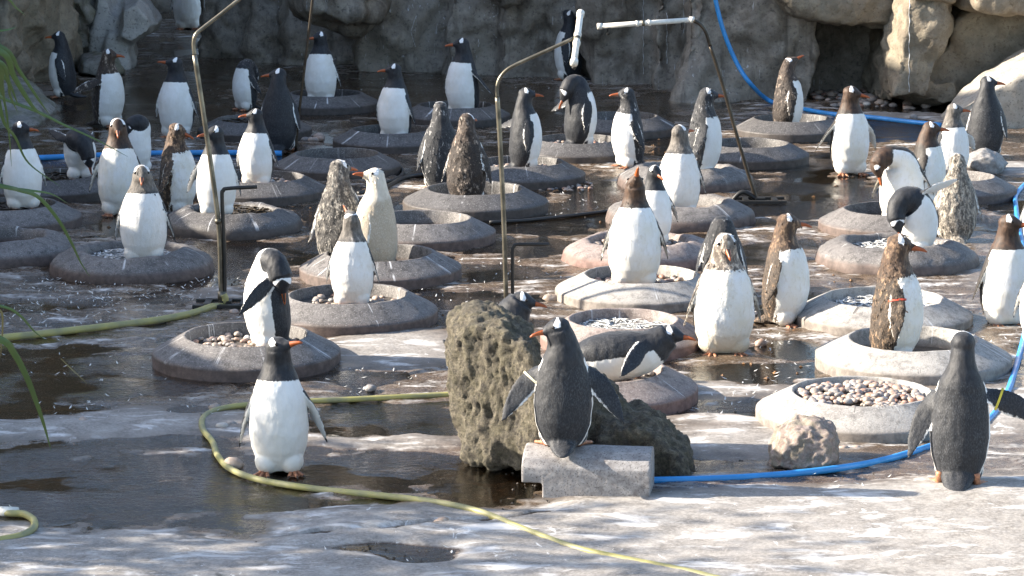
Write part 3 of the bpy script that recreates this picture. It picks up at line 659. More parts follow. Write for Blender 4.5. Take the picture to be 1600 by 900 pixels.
# ---------------------------------------------------------------- penguins
def plumage(name, dark, dark2, hood, hood2, white, white2, moult=0.0, tan=(0.25, 0.19, 0.13), dirty=0.0, ragged=1.7, wmoult=0.0):
    m, nt, b = new_mat(name)
    o = objco(nt); r_ = rnd(nt)
    off = nd(nt, 'CombineXYZ', {0: mth(nt, 'MULTIPLY', r_, 17.0), 1: mth(nt, 'MULTIPLY', r_, 53.0), 2: 0.0}).outputs[0]
    p = nd(nt, 'VectorMath', {0: o, 1: off}, operation='ADD').outputs[0]
    fine = noise(nt, stretch(nt, p, (1, 1, 0.42)), 190.0, 4, 0.7); mid = noise(nt, stretch(nt, p, (1, 1, 0.5)), 38.0, 6, 0.7); big = noise(nt, p, 7.0, 5, 0.6)
    W = mth(nt, 'ADD', attr(nt, 'white'), mth(nt, 'MULTIPLY', mth(nt, 'SUBTRACT', mid, 0.5), 0.026 * ragged))
    wf = rng(nt, W, -0.0035, 0.0035)
    B = mth(nt, 'ADD', attr(nt, 'band'), mth(nt, 'MULTIPLY', mth(nt, 'SUBTRACT', mid, 0.5), 0.012))
    bf = rng(nt, B, -0.002, 0.003)
    hf = rng(nt, mth(nt, 'ADD', attr(nt, 'hood'), mth(nt, 'MULTIPLY', mth(nt, 'SUBTRACT', big, 0.5), 0.25)), -0.02, 0.03)
    d = mixc(nt, rng(nt, fine, 0.47, 0.66), dark, dark2)
    d = mixc(nt, rng(nt, big, 0.4, 0.7, 0, 0.6), d, dark)
    h = mixc(nt, rng(nt, mid, 0.38, 0.66), hood, hood2)
    d = mixc(nt, hf, d, h)
    if moult:
        k = mth(nt, 'MULTIPLY', rng(nt, mid, 0.62 - 0.2 * moult, 0.70 - 0.15 * moult), rng(nt, big, 0.58 - 0.3 * moult, 0.66 - 0.25 * moult))
        d = mixc(nt, k, d, mixc(nt, rng(nt, fine, 0.35, 0.65), tan, tuple(min(1, x * 2.2) for x in tan)))
    w = mixc(nt, rng(nt, big, 0.35, 0.7), white, white2)
    w = mixc(nt, rng(nt, mid, 0.50, 0.75, 0, 0.25), w, tuple(x * 0.8 for x in white2))
    if wmoult:
        w = mixc(nt, mth(nt, 'MULTIPLY', rng(nt, mid, 0.52, 0.66), wmoult), w, (0.55, 0.47, 0.34))
    low = rng(nt, mth(nt, 'ADD', nd(nt, 'SeparateXYZ', {0: o}).outputs[2], mth(nt, 'MULTIPLY', mth(nt, 'SUBTRACT', big, 0.5), 0.25)), 0.20, 0.03)
    w = mixc(nt, mth(nt, 'MULTIPLY', low, 0.35 + 0.5 * dirty), w, (0.50, 0.42, 0.28) if dirty else (0.62, 0.56, 0.46))
    c = mixc(nt, wf, d, w); c = mixc(nt, bf, c, (0.80, 0.80, 0.80))
    put(nt, b.inputs['Base Color'], c); b.inputs['Roughness'].default_value = 0.58
    b.inputs['Specular IOR Level'].default_value = 0.35
    b.inputs['Sheen Weight'].default_value = 0.12; b.inputs['Sheen Roughness'].default_value = 0.4
    bump(nt, b, mth(nt, 'ADD', mth(nt, 'MULTIPLY', fine, 0.6), mid), 0.5 if not moult else 0.7, 0.005 if not moult else 0.012)
    return m
DK, DK2 = (0.011, 0.0125, 0.016), (0.062, 0.066, 0.075)
WH, WH2 = (0.80, 0.80, 0.79), (0.69, 0.67, 0.62)
PM = {
 'norm': plumage("black_white_plumage", DK, DK2, (0.010, 0.011, 0.014), (0.028, 0.030, 0.036), WH, WH2),
 'brown': plumage("brown_hooded_plumage", (0.020, 0.017, 0.015), (0.065, 0.052, 0.042), (0.026, 0.0145, 0.0095), (0.085, 0.047, 0.028), WH, (0.74, 0.70, 0.60), ragged=1.3, wmoult=0.25),
 'brownm': plumage("moulting_brown_plumage", (0.035, 0.025, 0.018), (0.14, 0.096, 0.062), (0.04, 0.024, 0.016), (0.14, 0.08, 0.045), WH, (0.74, 0.70, 0.60), 0.5, (0.19, 0.125, 0.075), ragged=3.0, wmoult=0.4),
 'scruffd': plumage("mottled_dark_plumage", (0.022, 0.016, 0.013), (0.070, 0.050, 0.038), (0.030, 0.020, 0.015), (0.09, 0.06, 0.042), WH, WH2, 0.42, (0.26, 0.21, 0.17), ragged=2.2),
 'scruff': plumage("scruffy_grey_plumage", (0.028, 0.026, 0.025), (0.115, 0.107, 0.098), (0.035, 0.032, 0.03), (0.13, 0.115, 0.10), WH, WH2, 0.65, (0.24, 0.22, 0.19), ragged=2.5),
 'scruffp': plumage("scruffy_pale_grey_plumage", (0.075, 0.066, 0.056), (0.23, 0.205, 0.175), (0.07, 0.06, 0.05), (0.20, 0.175, 0.145), WH, WH2, 0.8, (0.26, 0.23, 0.19), ragged=2.5),
 'specks': plumage("black_speckled_plumage", DK, (0.075, 0.078, 0.085), (0.010, 0.011, 0.014), (0.05, 0.05, 0.055), WH, WH2, 0.30, (0.34, 0.33, 0.32), ragged=1.6),
 'pale': plumage("cream_plumage", (0.40, 0.335, 0.25), (0.60, 0.52, 0.41), (0.56, 0.50, 0.41), (0.68, 0.62, 0.52), (0.78, 0.75, 0.69), (0.72, 0.68, 0.60), ragged=3.0),
 'dirty': plumage("dirty_white_plumage", (0.06, 0.05, 0.045), (0.16, 0.14, 0.12), (0.10, 0.08, 0.065), (0.26, 0.22, 0.18), WH, (0.74, 0.70, 0.60), 0.6, (0.38, 0.33, 0.27), 1.0, 2.0, wmoult=0.35),
 'greyh': plumage("grey_hooded_plumage", DK, DK2, (0.07, 0.062, 0.055), (0.20, 0.18, 0.16), WH, (0.76, 0.73, 0.68), 0.15, (0.3, 0.27, 0.24), 0.0, 1.6, wmoult=0.2),
}
M_BEAK = simple_mat("orange_beak", (0.37, 0.090, 0.022), 0.38, 0, 0.2, 60, bumps=0.05)
M_CULMEN = simple_mat("dark_beak_ridge", (0.03, 0.022, 0.02), 0.4, 0, 0.2, 60, bumps=0.05)
M_FOOT = simple_mat("orange_pink_foot", (0.46, 0.20, 0.10), 0.55, 0, 0.35, 50, dirt=(0.25, 0.11, 0.06))
M_CLAW = simple_mat("black_claw", (0.02, 0.018, 0.016), 0.4)
M_EYE = simple_mat("dark_eye", (0.012, 0.009, 0.008), 0.12, 0, 0.1, 20, bumps=0.0)
M_TAGY = simple_mat("yellow_band_plastic", (0.65, 0.52, 0.05), 0.4)
M_TAGW = simple_mat("cream_band_plastic", (0.70, 0.62, 0.40), 0.4)
M_TAGR = simple_mat("red_band_plastic", (0.55, 0.07, 0.03), 0.4)
RS = np.array([0.0, .06, .16, .29, .42, .54, .62, .68, .74, .82, 2.0])
RX = np.array([.125, .165, .198, .212, .200, .174, .142, .112, .093, .083, .078])
RF = np.array([.11, .150, .190, .203, .190, .162, .134, .108, .093, .083, .078])
RB = np.array([.10, .132, .160, .172, .168, .152, .130, .106, .093, .083, .078])
CL_STAND = [(0, -.025, .032), (0, -.012, .20), (0, .008, .38), (0, .012, .54), (0, -.002, .67), (0, -.002, .77), (0, .02, .86)]
def nrm(a): a = np.asarray(a, float); return a / (np.linalg.norm(a) + 1e-12)

def build_penguin(label, base, h, phi, psi, pitch=0.0, var='norm', fl=(7, 7), sw=(4, 4), fat=1.0, cl=None, nk=None, hd=None, lean=0.0, hunch=0.0,
                  feet=True, tail=True, legs=True, voxel=0.012, rough=0.0, eyes=True, band=None, throat=0.615, belly=1.42, fcurl=0.0, seed=0, ang=None, flen=1.0, twist=None, nkr=1.0, fwid=1.0, stance=1.0, fcy=-.045):
    """h: metres for one unit of the figure. Local frame: forward is -Y, right hand of a viewer facing the front is +X.
    nk / hd / cl are written in the viewer's frame (to the right, towards the viewer, up)."""
    P = R(phi); cp, sp_ = math.cos(P), math.sin(P)
    def vl(v):   # viewer frame -> local
        r, t, z = v; y = -t
        return np.array((r * cp + y * sp_, -r * sp_ + y * cp, z))
    if cl is not None: ctr = [vl(c) for c in cl]
    else:
        ctr = [np.array((x, -(f + lean * z), z)) for x, f, z in CL_STAND]
        if hunch:
            for i, k in ((4, .3), (5, .75), (6, 1.0)): ctr[i] = ctr[i] + np.array((0, -hunch * .35 * k, -hunch * k))
    if nk is not None: ctr = ctr[:(5 if cl is None else len(ctr))] + [vl(c) for c in nk]
    pth = catmull(ctr, 9)
    seg_ = np.linalg.norm(np.diff(pth, axis=0), axis=1); S = np.concatenate([[0], np.cumsum(seg_)])
    n_r = 46; si = np.linspace(0, S[-1], n_r)
    C = np.stack([np.interp(si, S, pth[:, k]) for k in range(3)], 1)
    T = np.gradient(C, axis=0); T /= np.linalg.norm(T, axis=1)[:, None]
    N = np.zeros_like(C); f0 = np.array((0, -1.0, 0))
    for i in range(n_r):
        f0 = nrm(f0 - T[i] * np.dot(f0, T[i])); N[i] = f0
    Bv = np.cross(T, N); Bv *= np.where(Bv[:, :1] * 1 + 0 * Bv[:, :1] == 0, 1, 1)
    if Bv[3][0] < 0: Bv = -Bv            # side vector points to +X
    fx = 1 + (fat - 1) * np.interp(si, [0, .1, .55, .68], [1, 1, .7, 0])
    rx, rf, rb = np.interp(si, RS, RX) * fx, np.interp(si, RS, RF) * fx, np.interp(si, RS, RB) * fx
    kk = np.interp(si, [.6, .72], [1, nkr if nk is None else nkr * 1.1]); rx, rf, rb = rx * kk, rf * kk, rb * kk
    V = []; Fc = []; A = {'white': [], 'band': [], 'hood': []}
    def push(v, f, w, bd, hdv):
        n = len(V); V.extend([tuple(x) for x in v])
        for q in f:
            for k in range(1, len(q) - 1): Fc.append((q[0] + n, q[k] + n, q[k + 1] + n))
        A['white'].extend(w); A['band'].extend(bd); A['hood'].extend(hdv)
    K = 36; vs = []; fs = []; w = []; hh = []
    for i in range(n_r):
        bel = belly + 0.25 * max(0, (.12 - si[i]) / .12)
        for k in range(K):
            a = 2 * math.pi * k / K; ca, sa = math.cos(a), math.sin(a)
            r_ = rf[i] if ca > 0 else rb[i]
            vs.append(C[i] + N[i] * ca * r_ + Bv[i] * sa * rx[i])
            aa = abs(math.atan2(sa, ca)); rm = 0.5 * (rx[i] + r_)
            w.append(float(np.clip(min((bel - aa) * rm, throat - si[i]), -.06, .06))); hh.append(float(np.clip(si[i] - throat - .01, -.2, .2)))
    for i in range(n_r - 1):
        for k in range(K): fs.append((i * K + k, i * K + (k + 1) % K, (i + 1) * K + (k + 1) % K, (i + 1) * K + k))
    fs.append(tuple(range(K))[::-1]); fs.append(tuple((n_r - 1) * K + k for k in range(K)))
    push(vs, fs, w, [-.06] * len(vs), hh)
    # head
    HC = C[-1] + T[-1] * 0.012
    if hd is None:
        q = R(psi); d = vl((math.sin(q) * math.cos(R(pitch)), math.cos(q) * math.cos(R(pitch)), math.sin(R(pitch))))
    else: d = nrm(vl(hd))
    d = nrm(d); up = np.array((0, 0, 1.0))
    if abs(d[2]) > .93: up = vl((0, .3, .3)) if d[2] < 0 else vl((0, -1, 0.2))
    up = nrm(up - d * np.dot(up, d)); sd = np.cross(d, up)
    hs_ = [(-.090, .012, .012, .012), (-.082, .036, .034, .034), (-.062, .057, .054, .054), (-.03, .071, .069, .066), (.005, .075, .074, .068), (.035, .068, .066, .060), (.062, .053, .050, .049), (.086, .037, .034, .036), (.106, .025, .022, .026), (.120, .012, .012, .014)]
    tt = np.linspace(-.09, .12, 26); ha = np.array(hs_)
    hsx, hsu, hsd = (np.interp(tt, ha[:, 0], ha[:, k]) for k in (1, 2, 3))
    K2 = 28; vs = []; fs = []; bd = []
    for i, t in enumerate(tt):
        for k in range(K2):
            a = 2 * math.pi * k / K2; ca, sa = math.cos(a), math.sin(a)
            vs.append(HC + d * t + up * (ca * (hsu[i] if ca > 0 else hsd[i]) + (-.012 * max(0, t) / .12)) + sd * sa * hsx[i])
            aa = abs(math.degrees(math.atan2(sa, ca)))
            hw = .007 + .018 * max(0, min(1, (aa - 12) / 38)); t0 = -.012 + .026 * min(1, aa / 60)
            bd.append(max(-.06, min(.06, min(hw - abs(t - t0), (78 - aa) * .0012))))
    for i in range(len(tt) - 1):
        for k in range(K2): fs.append((i * K2 + k, i * K2 + (k + 1) % K2, (i + 1) * K2 + (k + 1) % K2, (i + 1) * K2 + k))
    fs.append(tuple(range(K2))[::-1]); fs.append(tuple((len(tt) - 1) * K2 + k for k in range(K2)))
    push(vs, fs, [-.06] * len(vs), bd, [.2] * len(vs))
    # flippers
    i5 = int(np.argmin(abs(si - .535)))
    roots = {}
    for sgn, ab, sg in ((1, fl[0], sw[0]), (-1, fl[1], sw[1])):
        if ab is None: continue
        Tn, Nn, Bn = T[i5], N[i5], Bv[i5] * sgn
        L = 0.39 * flen; vs = []; fs = []; w = []; KF = 14; NR = 16
        root = C[i5] + Bn * rx[i5] * .92 + Nn * .0
        wp = [.045, .056, .064, .066, .062, .053, .041, .024, .006]; tp = [.030, .027, .024, .021, .018, .016, .014, .011, .005]
        pos = root.copy()
        for j in range(NR):
            u = j / (NR - 1)
            aj = R(ab + (max(0.0, 4.0 + 25 * (fat - 1)) if ab < 25 else 0)) - R(fcurl) * u + (R(10) * (1 - u) if ab < 25 else R(14) * (u - .3) * -1)
            dj = nrm(math.sin(aj) * Bn + math.cos(aj) * math.cos(R(sg)) * -Tn + math.cos(aj) * math.sin(R(sg)) * -Nn * 1.0 + (-Nn) * math.sin(R(sg)) * abs(math.sin(aj)) * .6 + (-Nn) * .25 * u)
            if j: pos = pos + dj * L / (NR - 1)
            wd = nrm(-Nn - dj * np.dot(-Nn, dj)); nn = np.cross(dj, wd)
            if np.dot(nn, Bn + .7 * Tn) < 0: nn = -nn
            tw = R(twist if twist is not None else (6 + 1.0 * min(ab, 60))) * min(1, .4 + u * 2)
            wd, nn = wd * math.cos(tw) - nn * math.sin(tw), nn * math.cos(tw) + wd * math.sin(tw)
            ww = fwid * np.interp(u * 8, range(9), wp); tk = np.interp(u * 8, range(9), tp) * .62
            for k in range(KF):
                a = 2 * math.pi * k / KF; cw, cn = math.cos(a), math.sin(a)
                vs.append(pos + wd * cw * ww + nn * cn * tk)
                x = max(-cn * .02 - .004, (cw - .80) * .05) if u < .93 else -.02
                w.append(x)
            if j == 3: roots[sgn] = (pos.copy(), dj, wd, nn, ww, tk)
        for j in range(NR - 1):
            for k in range(KF): fs.append((j * KF + k, j * KF + (k + 1) % KF, (j + 1) * KF + (k + 1) % KF, (j + 1) * KF + k))
        fs.append(tuple(range(KF))[::-1]); fs.append(tuple((NR - 1) * KF + k for k in range(KF)))
        push(vs, fs, w, [-.06] * len(vs), [-.2] * len(vs))
    def ell(c, r, wfun):
        v, f = low_sphere(18, 12)
        vs = [(c[0] + x * r[0], c[1] + y * r[1], c[2] + z * r[2]) for x, y, z in v]
        push(vs, f, [wfun(x, y, z) for x, y, z in v], [-.06] * len(v), [-.2] * len(v))
    if legs:
        for s in (1, -1): ell((s * .084 * fat, -.045 - lean * .1, .095), (.092 * fat, .092, .09), lambda x, y, z: -y * .06 + .015)
    if tail:
        tb = C[3] - N[3] * .05
        tv = []; tf = []
        for j, (u, wx, th_) in enumerate(((0, .115, .085), (.35, .085, .055), (.75, .050, .026), (1.0, .022, .011))):
            p = tb + (-N[1] * .235 - T[1] * .19 * (1 if legs else .1)) * u
            if legs: p[2] = max(p[2], .012)
            for k in range(10):
                a = 2 * math.pi * k / 10; tv.append(p + Bv[1] * math.cos(a) * wx + (T[1] * .8 - N[1] * .2) * math.sin(a) * th_)
        for j in range(3):
            for k in range(10): tf.append((j * 10 + k, j * 10 + (k + 1) % 10, (j + 1) * 10 + (k + 1) % 10, (j + 1) * 10 + k))
        tf.append(tuple(range(10))[::-1]); tf.append(tuple(30 + k for k in range(10)))
        push(tv, tf, [-.05] * len(tv), [-.06] * len(tv), [-.2] * len(tv))
    mb = MB(); mb.v = V; mb.f = Fc
    me = remesh(mb, voxel, 4)
    # carry the feather fields over from the source surfaces
    bvh = BVHTree.FromPolygons([Vector(v) for v in V], Fc)
    nv = get_v(me); Va = np.array(V); Fa = np.array(Fc)
    idx = np.zeros(len(nv), int); loc = np.zeros((len(nv), 3))
    for i, c in enumerate(nv):
        l, _, ix, _ = bvh.find_nearest(Vector(c)); idx[i] = ix; loc[i] = l
    t = Fa[idx]; a, b, c = Va[t[:, 0]], Va[t[:, 1]], Va[t[:, 2]]
    v0, v1, v2 = b - a, c - a, loc - a
    d00, d01, d11 = (v0 * v0).sum(1), (v0 * v1).sum(1), (v1 * v1).sum(1); d20, d21 = (v2 * v0).sum(1), (v2 * v1).sum(1)
    den = d00 * d11 - d01 * d01; den = np.where(abs(den) < 1e-16, 1e-16, den)
    bv_ = np.clip((d11 * d20 - d01 * d21) / den, 0, 1); bw_ = np.clip((d00 * d21 - d01 * d20) / den, 0, 1); bu = np.clip(1 - bv_ - bw_, 0, 1)
    for k, arr in A.items():
        arr = np.array(arr); set_attr(me, k, arr[t[:, 0]] * bu + arr[t[:, 1]] * bv_ + arr[t[:, 2]] * bw_)
    nrmv = get_n(me)
    if rough:
        wv = np.empty(len(nv), np.float32); me.attributes['white'].data.foreach_get('value', wv)
        dsp = rough * fbm(nv * np.array((22, 22, 11)) + seed * 3.1, 3, seed) * .008 * np.clip((nv[:, 2] - .02) * 20, 0, 1) * np.where(wv > .01, .4, 1.0)
    else: dsp = .0025 * fbm(nv * np.array((26, 26, 12)) + seed * 3.1, 3, seed)
    nv = nv + nrmv * dsp[:, None]
    if legs: nv[:, 2] = np.maximum(nv[:, 2], .004)
    set_v(me, nv * h)
    o = link("penguin", me, PM[var], None, base); o.rotation_euler = (0, 0, P)
    tag(o, label, "penguin", "penguins in the enclosure")
    if rough >= .3:
        q = random.Random(seed + 500); nfl = int(1300 * rough); fv = []; ff = []; src = []
        ids = [q.randrange(len(nv)) for _ in range(nfl)]
        wv = np.empty(len(nv), np.float32); me.attributes['white'].data.foreach_get('value', wv)
        for i in ids:
            if wv[i] > .012 and q.random() > .30: continue
            if nv[i][2] < .03: continue
            n_ = nrmv[i]; dn = np.array((q.gauss(0, .35), q.gauss(0, .35), -1.0)); dn = nrm(dn - n_ * np.dot(dn, n_)); s_ = np.cross(n_, dn)
            L = q.uniform(.014, .036) * (.7 if wv[i] > .012 else 1); wd_ = L * q.uniform(.16, .30); lf = q.uniform(.10, .42) * L
            p = nv[i] - n_ * .002
            fv += [p - s_ * wd_ * .5, p + s_ * wd_ * .5, p + dn * L * .6 + s_ * wd_ + n_ * lf * .6, p + dn * L + n_ * lf, p + dn * L * .6 - s_ * wd_ + n_ * lf * .6]
            k0 = len(fv) - 5; ff.append((k0, k0 + 1, k0 + 2, k0 + 3, k0 + 4)); src += [i] * 5
        fme = mesh("loose_feathers", np.array(fv) * h, ff, False)
        for k in A:
            a_ = np.empty(len(nv), np.float32); me.attributes[k].data.foreach_get('value', a_); set_attr(fme, k, a_[src])
        fo_ = link("loose_feathers", fme, PM[var], o); fo_['kind'] = 'stuff'
    # beak
    tips = [(.092, .0, .024, .025), (.118, -.001, .019, .021), (.150, -.003, .014, .016), (.180, -.009, .010, .012), (.202, -.018, .003, .005)]
    bv2 = []; bf2 = []; KB = 12
    for t_, dz, x_, z_ in tips:
        for k in range(KB):
            a = 2 * math.pi * k / KB
            bv2.append((HC + d * t_ + up * (dz - .012 + math.cos(a) * z_) + sd * math.sin(a) * x_) * h)
    for j in range(len(tips) - 1):
        for k in range(KB): bf2.append((j * KB + k, j * KB + (k + 1) % KB, (j + 1) * KB + (k + 1) % KB, (j + 1) * KB + k))
    bf2.append(tuple((len(tips) - 1) * KB + k for k in range(KB)))
    bm_ = mesh("beak", bv2, bf2); bo = link("beak", bm_, M_BEAK, o)
    bm_.materials.append(M_CULMEN)
    if var != 'pale':
        for p in bm_.polygons:
            k = p.index % KB
            if k in (0, 11) and p.index < KB * 3: p.material_index = 1
    if eyes:
        v, f = low_sphere(10, 6)
        for s in (1, -1):
            c = HC + d * .040 + up * .018 + sd * s * .0585
            link("eye", mesh("eye", [(c + np.array(p) * .0125) * h for p in v], f), M_EYE, o)
    if feet:
        for s in (1, -1):
            mbf = MB(); ang_ = s * .28; cx, cy = s * .088 * stance, fcy
            top = .03
            for ta in (-.42, 0, .42):
                tl = .135 if ta == 0 else .122
                pts = [(0, 0, top), (math.sin(ta) * tl * .5, -math.cos(ta) * tl * .5, .020), (math.sin(ta) * tl, -math.cos(ta) * tl, .011)]
                tube(mbf, pts, lambda u: .017 - .006 * u, 7, 4)
            web = [(0, .01, .008), (-.052, -.10, .006), (-.03, -.098, .006), (0, -.118, .006), (.03, -.098, .006), (.052, -.10, .006)]
            mbf.add(web + [(x, y, z + .011) for x, y, z in web], [(0, 1, 2, 3, 4, 5), (11, 10, 9, 8, 7, 6)] + [(i, (i + 1) % 6, (i + 1) % 6 + 6, i + 6) for i in range(6)])
            tube(mbf, [(0, 0, .02), (0, .03, .06), (0, .035, .10)], .024, 8, 3)
            ncl = len(mbf.f)
            for ta in (-.42, 0, .42):
                tl = .135 if ta == 0 else .122
                tube(mbf, [(math.sin(ta) * tl * .96, -math.cos(ta) * tl * .96, .013), (math.sin(ta) * (tl + .03), -math.cos(ta) * (tl + .03), .003)], lambda u: .008 - .006 * u, 6, 3)
            M = Matrix.Rotation(ang_, 3, 'Z')
            mbf.v = [tuple((M @ Vector(p) + Vector((cx, cy - lean * .1, 0))) * h) for p in mbf.v]
            fm = mbf.mesh("foot"); fo = link("foot", fm, M_FOOT, o); fm.materials.append(M_CLAW)
            for p in fm.polygons:
                if p.index >= ncl: p.material_index = 1
    if band and band[0] in roots:
        pos, dj, wd, nn, ww, tk = roots[band[0]]; mbb = MB(); vv = []
        for j in (-.007, .007):
            for k in range(14):
                a = 2 * math.pi * k / 14; vv.append((pos + dj * j + wd * math.cos(a) * (ww + .006) + nn * math.sin(a) * (tk + .006)) * h)
        mbb.add(vv, [(k, (k + 1) % 14, 14 + (k + 1) % 14, 14 + k) for k in range(14)])
        mbb.build("flipper_band", band[1], o)
    return o

CNT = [0]
def PG(label, x, y, top, phi, psi=None, pitch=0.0, nest=None, dy=0.0, h=None, **k):
    """x, y: where it meets the floor on the photo; in a nest the bed carries it. top: photo row of the crown."""
    CNT[0] += 1
    psi = phi if psi is None else psi
    if nest:
        c, r, zb = NESTS[nest]; Y = c.y + dy; d = at(x, y, Y); base = Vector((d.x, Y, zb - .005))
    elif isinstance(y, Vector): base = y
    else: base = gp(x, y)
    if h is None:
        ppm = proj(base)[2]; by = proj(base)[1]
        hm = (by - top) / ppm / 0.975                     # 0.975: foreshortening from the camera's height
        h = hm / 0.955
        if k.get('hunch'): h = hm / (0.955 - k['hunch'] * .95)
    px = h * proj(base)[2] * .64
    k.setdefault('voxel', min(.0125, max(.0085, 1.15 / px)))
    return build_penguin(label, base, h, phi, psi, pitch, seed=CNT[0], **k)

def PENGUINS():
    # back row
    PG("black backed penguin in profile beside the left rocks, beak left", 102, 152, 50, -98, -88, sw=(14, 4), lean=.05)
    PG("dark moulting penguin with one flipper held out behind and pale feathers at its hip", 168, 197, 77, 62, 78, var='scruffd', fl=(5, 62), sw=(0, 40), lean=.03, rough=.5, twist=-45)
    PG("shaded white fronted penguin with beak turned up left, just left of the sprinkler pole", 277, 215, 90, -12, -80, 12)
    PG("white fronted penguin in the farthest nest ring beside the thin dark rod", 502, 152, 50, -8, -58, nest='4', dy=.05)
    PG("upright penguin with beak pointing left before the dark rusty stain on the wall", 618, 212, 100, -28, -84, nest='6', dy=.02)
    PG("shaded white fronted penguin before the cracked wall with one flipper swung back", 724, 172, 60, -42, -84, nest='5', dy=-.05, fl=(20, 8), sw=(22, 0))
    PG("penguin with its head down partly hidden behind the white spray pipe by the back wall", 889, 125, 17, -108, 60, -30, sw=(6, 4), lean=-.02)
    PG("penguin hiding its head while preening behind the dark penguin in shade", 384, 172, None, -52, h=.68, nk=[(.05, -.08, .70), (.10, -.16, .62), (.12, -.2, .52)], hd=(.3, -.3, -.8), var='specks', eyes=False, sw=(18, 0), rough=.4)
    PG("black penguin seen from behind with its head turned left beside the thin dark rod", 436, 237, 108, 172, -88, fl=(6, 6), lean=.02)
    PG("white bellied penguin with beak turned left in the pebble lined nest ring at the left", 402, 292, 170, -16, -82, nest='Z', dy=-.08, sw=(8, 4))
    PG("grey speckled penguin seen from behind close beside the mottled brown one", 689, 296, 160, 192, 185, var='specks', rough=.3)
    PG("mottled dark brown moulting penguin seen from behind in the bluish nest ring", 729, 308, 178, 160, 150, nest='S', dy=0, var='scruffd', rough=.8, fl=(8, 10))
    PG("dark penguin looking right with one flipper lifted out to the left beside the middle pole", 819, 258, 138, 104, 84, nest='R', dy=.03, fl=(58, 6), sw=(46, 4))
    PG("penguin twisting its head back to preen with a flipper stretched left", 905, 240, None, 118, nest='Q', dy=-.05, h=.80, nk=[(-.02, -.02, .74), (-.10, .04, .76), (-.16, .08, .66)], hd=(-.5, .2, -.9), fl=(60, 6), sw=(20, 8), eyes=False)
    PG("penguin looking left with a white belly, speckled back and banded flipper near the middle", 984, 262, 137, -68, -86, var='specks', rough=.4, sw=(10, 4), lean=.03)
    PG("speckle backed penguin looking right behind the right sprinkler pole", 1094, 278, 138, 84, 88, nest='L', dy=-.22, var='specks', rough=.5, fl=(6, 18), sw=(4, 10), lean=.05)
    PG("dark scruffy penguin raising its beak up right by the wall rubble", 1229, 196, 90, 104, 100, 32, nest='O', dy=-.1, var='scruffd', rough=.7, sw=(4, 8))
    PG("brown hooded penguin with white front and both flippers held slightly out before the cave", 1326, 273, 135, 14, 72, -6, var='brown', fl=(18, 22), sw=(8, 10))
    PG("dark backed penguin looking right in front of the pale sunlit slab", 1539, 246, 120, 158, 84, fl=(5, 6))
    PG("grey headed penguin looking right with a bright white front left of the dark backed one", 1486, 282, 162, 22, 84, var='greyh', fl=(48, 8), sw=(20, 4))
    PG("brownish dark penguin standing in profile just behind the big white preening one", 1446, 322, 190, 68, 82, var='brown', hunch=.03, sw=(4, 12))
    PG("penguin almost hidden at the top edge in the dark passage", 293, 46, -52, 8, -30, feet=True)
    # left group
    PG("leftmost penguin with white front looking right above the brown nest ring", 36, 328, 190, 18, 80, nest='8', dy=.06, sw=(6, 4))
    PG("penguin bending down with head hidden and legs showing on the twig nest", 126, 272, None, 8, nest='7', dy=.06, h=.66, cl=[(0, -.03, .10), (0, -.03, .24), (0, .0, .38), (0, .06, .50), (.02, .16, .55)], nk=[(.08, .24, .50), (.13, .28, .40), (.15, .29, .32)], hd=(.2, .15, -1), eyes=False, fl=(8, 22), sw=(4, 10), throat=.52)
    PG("brown hooded penguin with cream belly facing front at the left", 188, 336, 185, 6, 8, -22, var='brown', fl=(8, 12))
    PG("hunched penguin with white edged flipper behind the cream bellied brown hooded one", 216, 270, None, 50, 70, h=.66, cl=[(0, -.02, .05), (-.02, -.01, .2), (-.02, 0, .38), (0, .0, .52), (.03, .0, .62)], nk=[(.02, .04, .68), (-.04, .08, .68), (-.08, .1, .64)], hd=(-.5, .5, -.4), fl=(6, 22), sw=(4, 18), eyes=False)
    PG("shaggy brown moulting penguin looking down right with a big brown flipper", 277, 333, 193, 74, 72, -18, var='brownm', rough=1.0, sw=(4, 6), fl=(6, 16), fat=1.06)
    PG("white fronted penguin standing right behind the left sprinkler pole", 339, 340, 197, 6, -60, nest='Y', dy=-.12, fl=(6, 26), sw=(4, 8), fat=.98, rough=.2)
    PG("moulting grey headed penguin facing straight ahead on the feather strewn mound", 226, 402, 257, 0, 6, -18, nest='X', dy=-.1, var='greyh', rough=.35, fat=1.04, hunch=.04)
    PG("white bellied penguin tucking its head to its side on the pebble nest, flipper out", 421, 524, None, -72, nest='W', dy=-.05, h=.745, nk=[(.02, .05, .735), (.08, .12, .71), (.12, .16, .61)], hd=(.10, .12, -1), fl=(30, 10), sw=(-46, 0), flen=1.15, throat=.74, belly=1.5, eyes=False)
    PG("foremost penguin with clean white front and orange feet, head turned up to the right", 437, 738, 523, 2, 62, 22, fl=(27, 9), sw=(6, 4), belly=1.5, flen=1.1, fat=.95)
    PG("scruffy grey dark penguin seen from behind at the left of the cream coloured one", 531, 404, 250, 166, 130, -5, nest='U', dy=.16, var='scruff', rough=.9)
    PG("pale cream penguin with all light plumage and beak raised left", 590, 414, 263, -122, -72, 14, nest='U', dy=-.05, var='pale', rough=.35, fl=(4, 4))
    PG("sunlit penguin with broad white belly and grey neck, face turned up and away", 551, 478, 330, -6, -150, 40, nest='V', dy=-.02, var='greyh', fat=1.02)
    # middle right
    PG("bright white fronted penguin with grey cap and its face turned aside, right of centre", 1061, 322, 195, -8, 130, 5, nest='J', dy=-.08, var='greyh', fat=1.03, sw=(10, 4))
    PG("white chested penguin half hidden behind the brown hooded one that raises its beak", 1021, 380, 258, 4, 30, -16, nest='K', dy=.08, sw=(16, 4), fl=(14, 6))
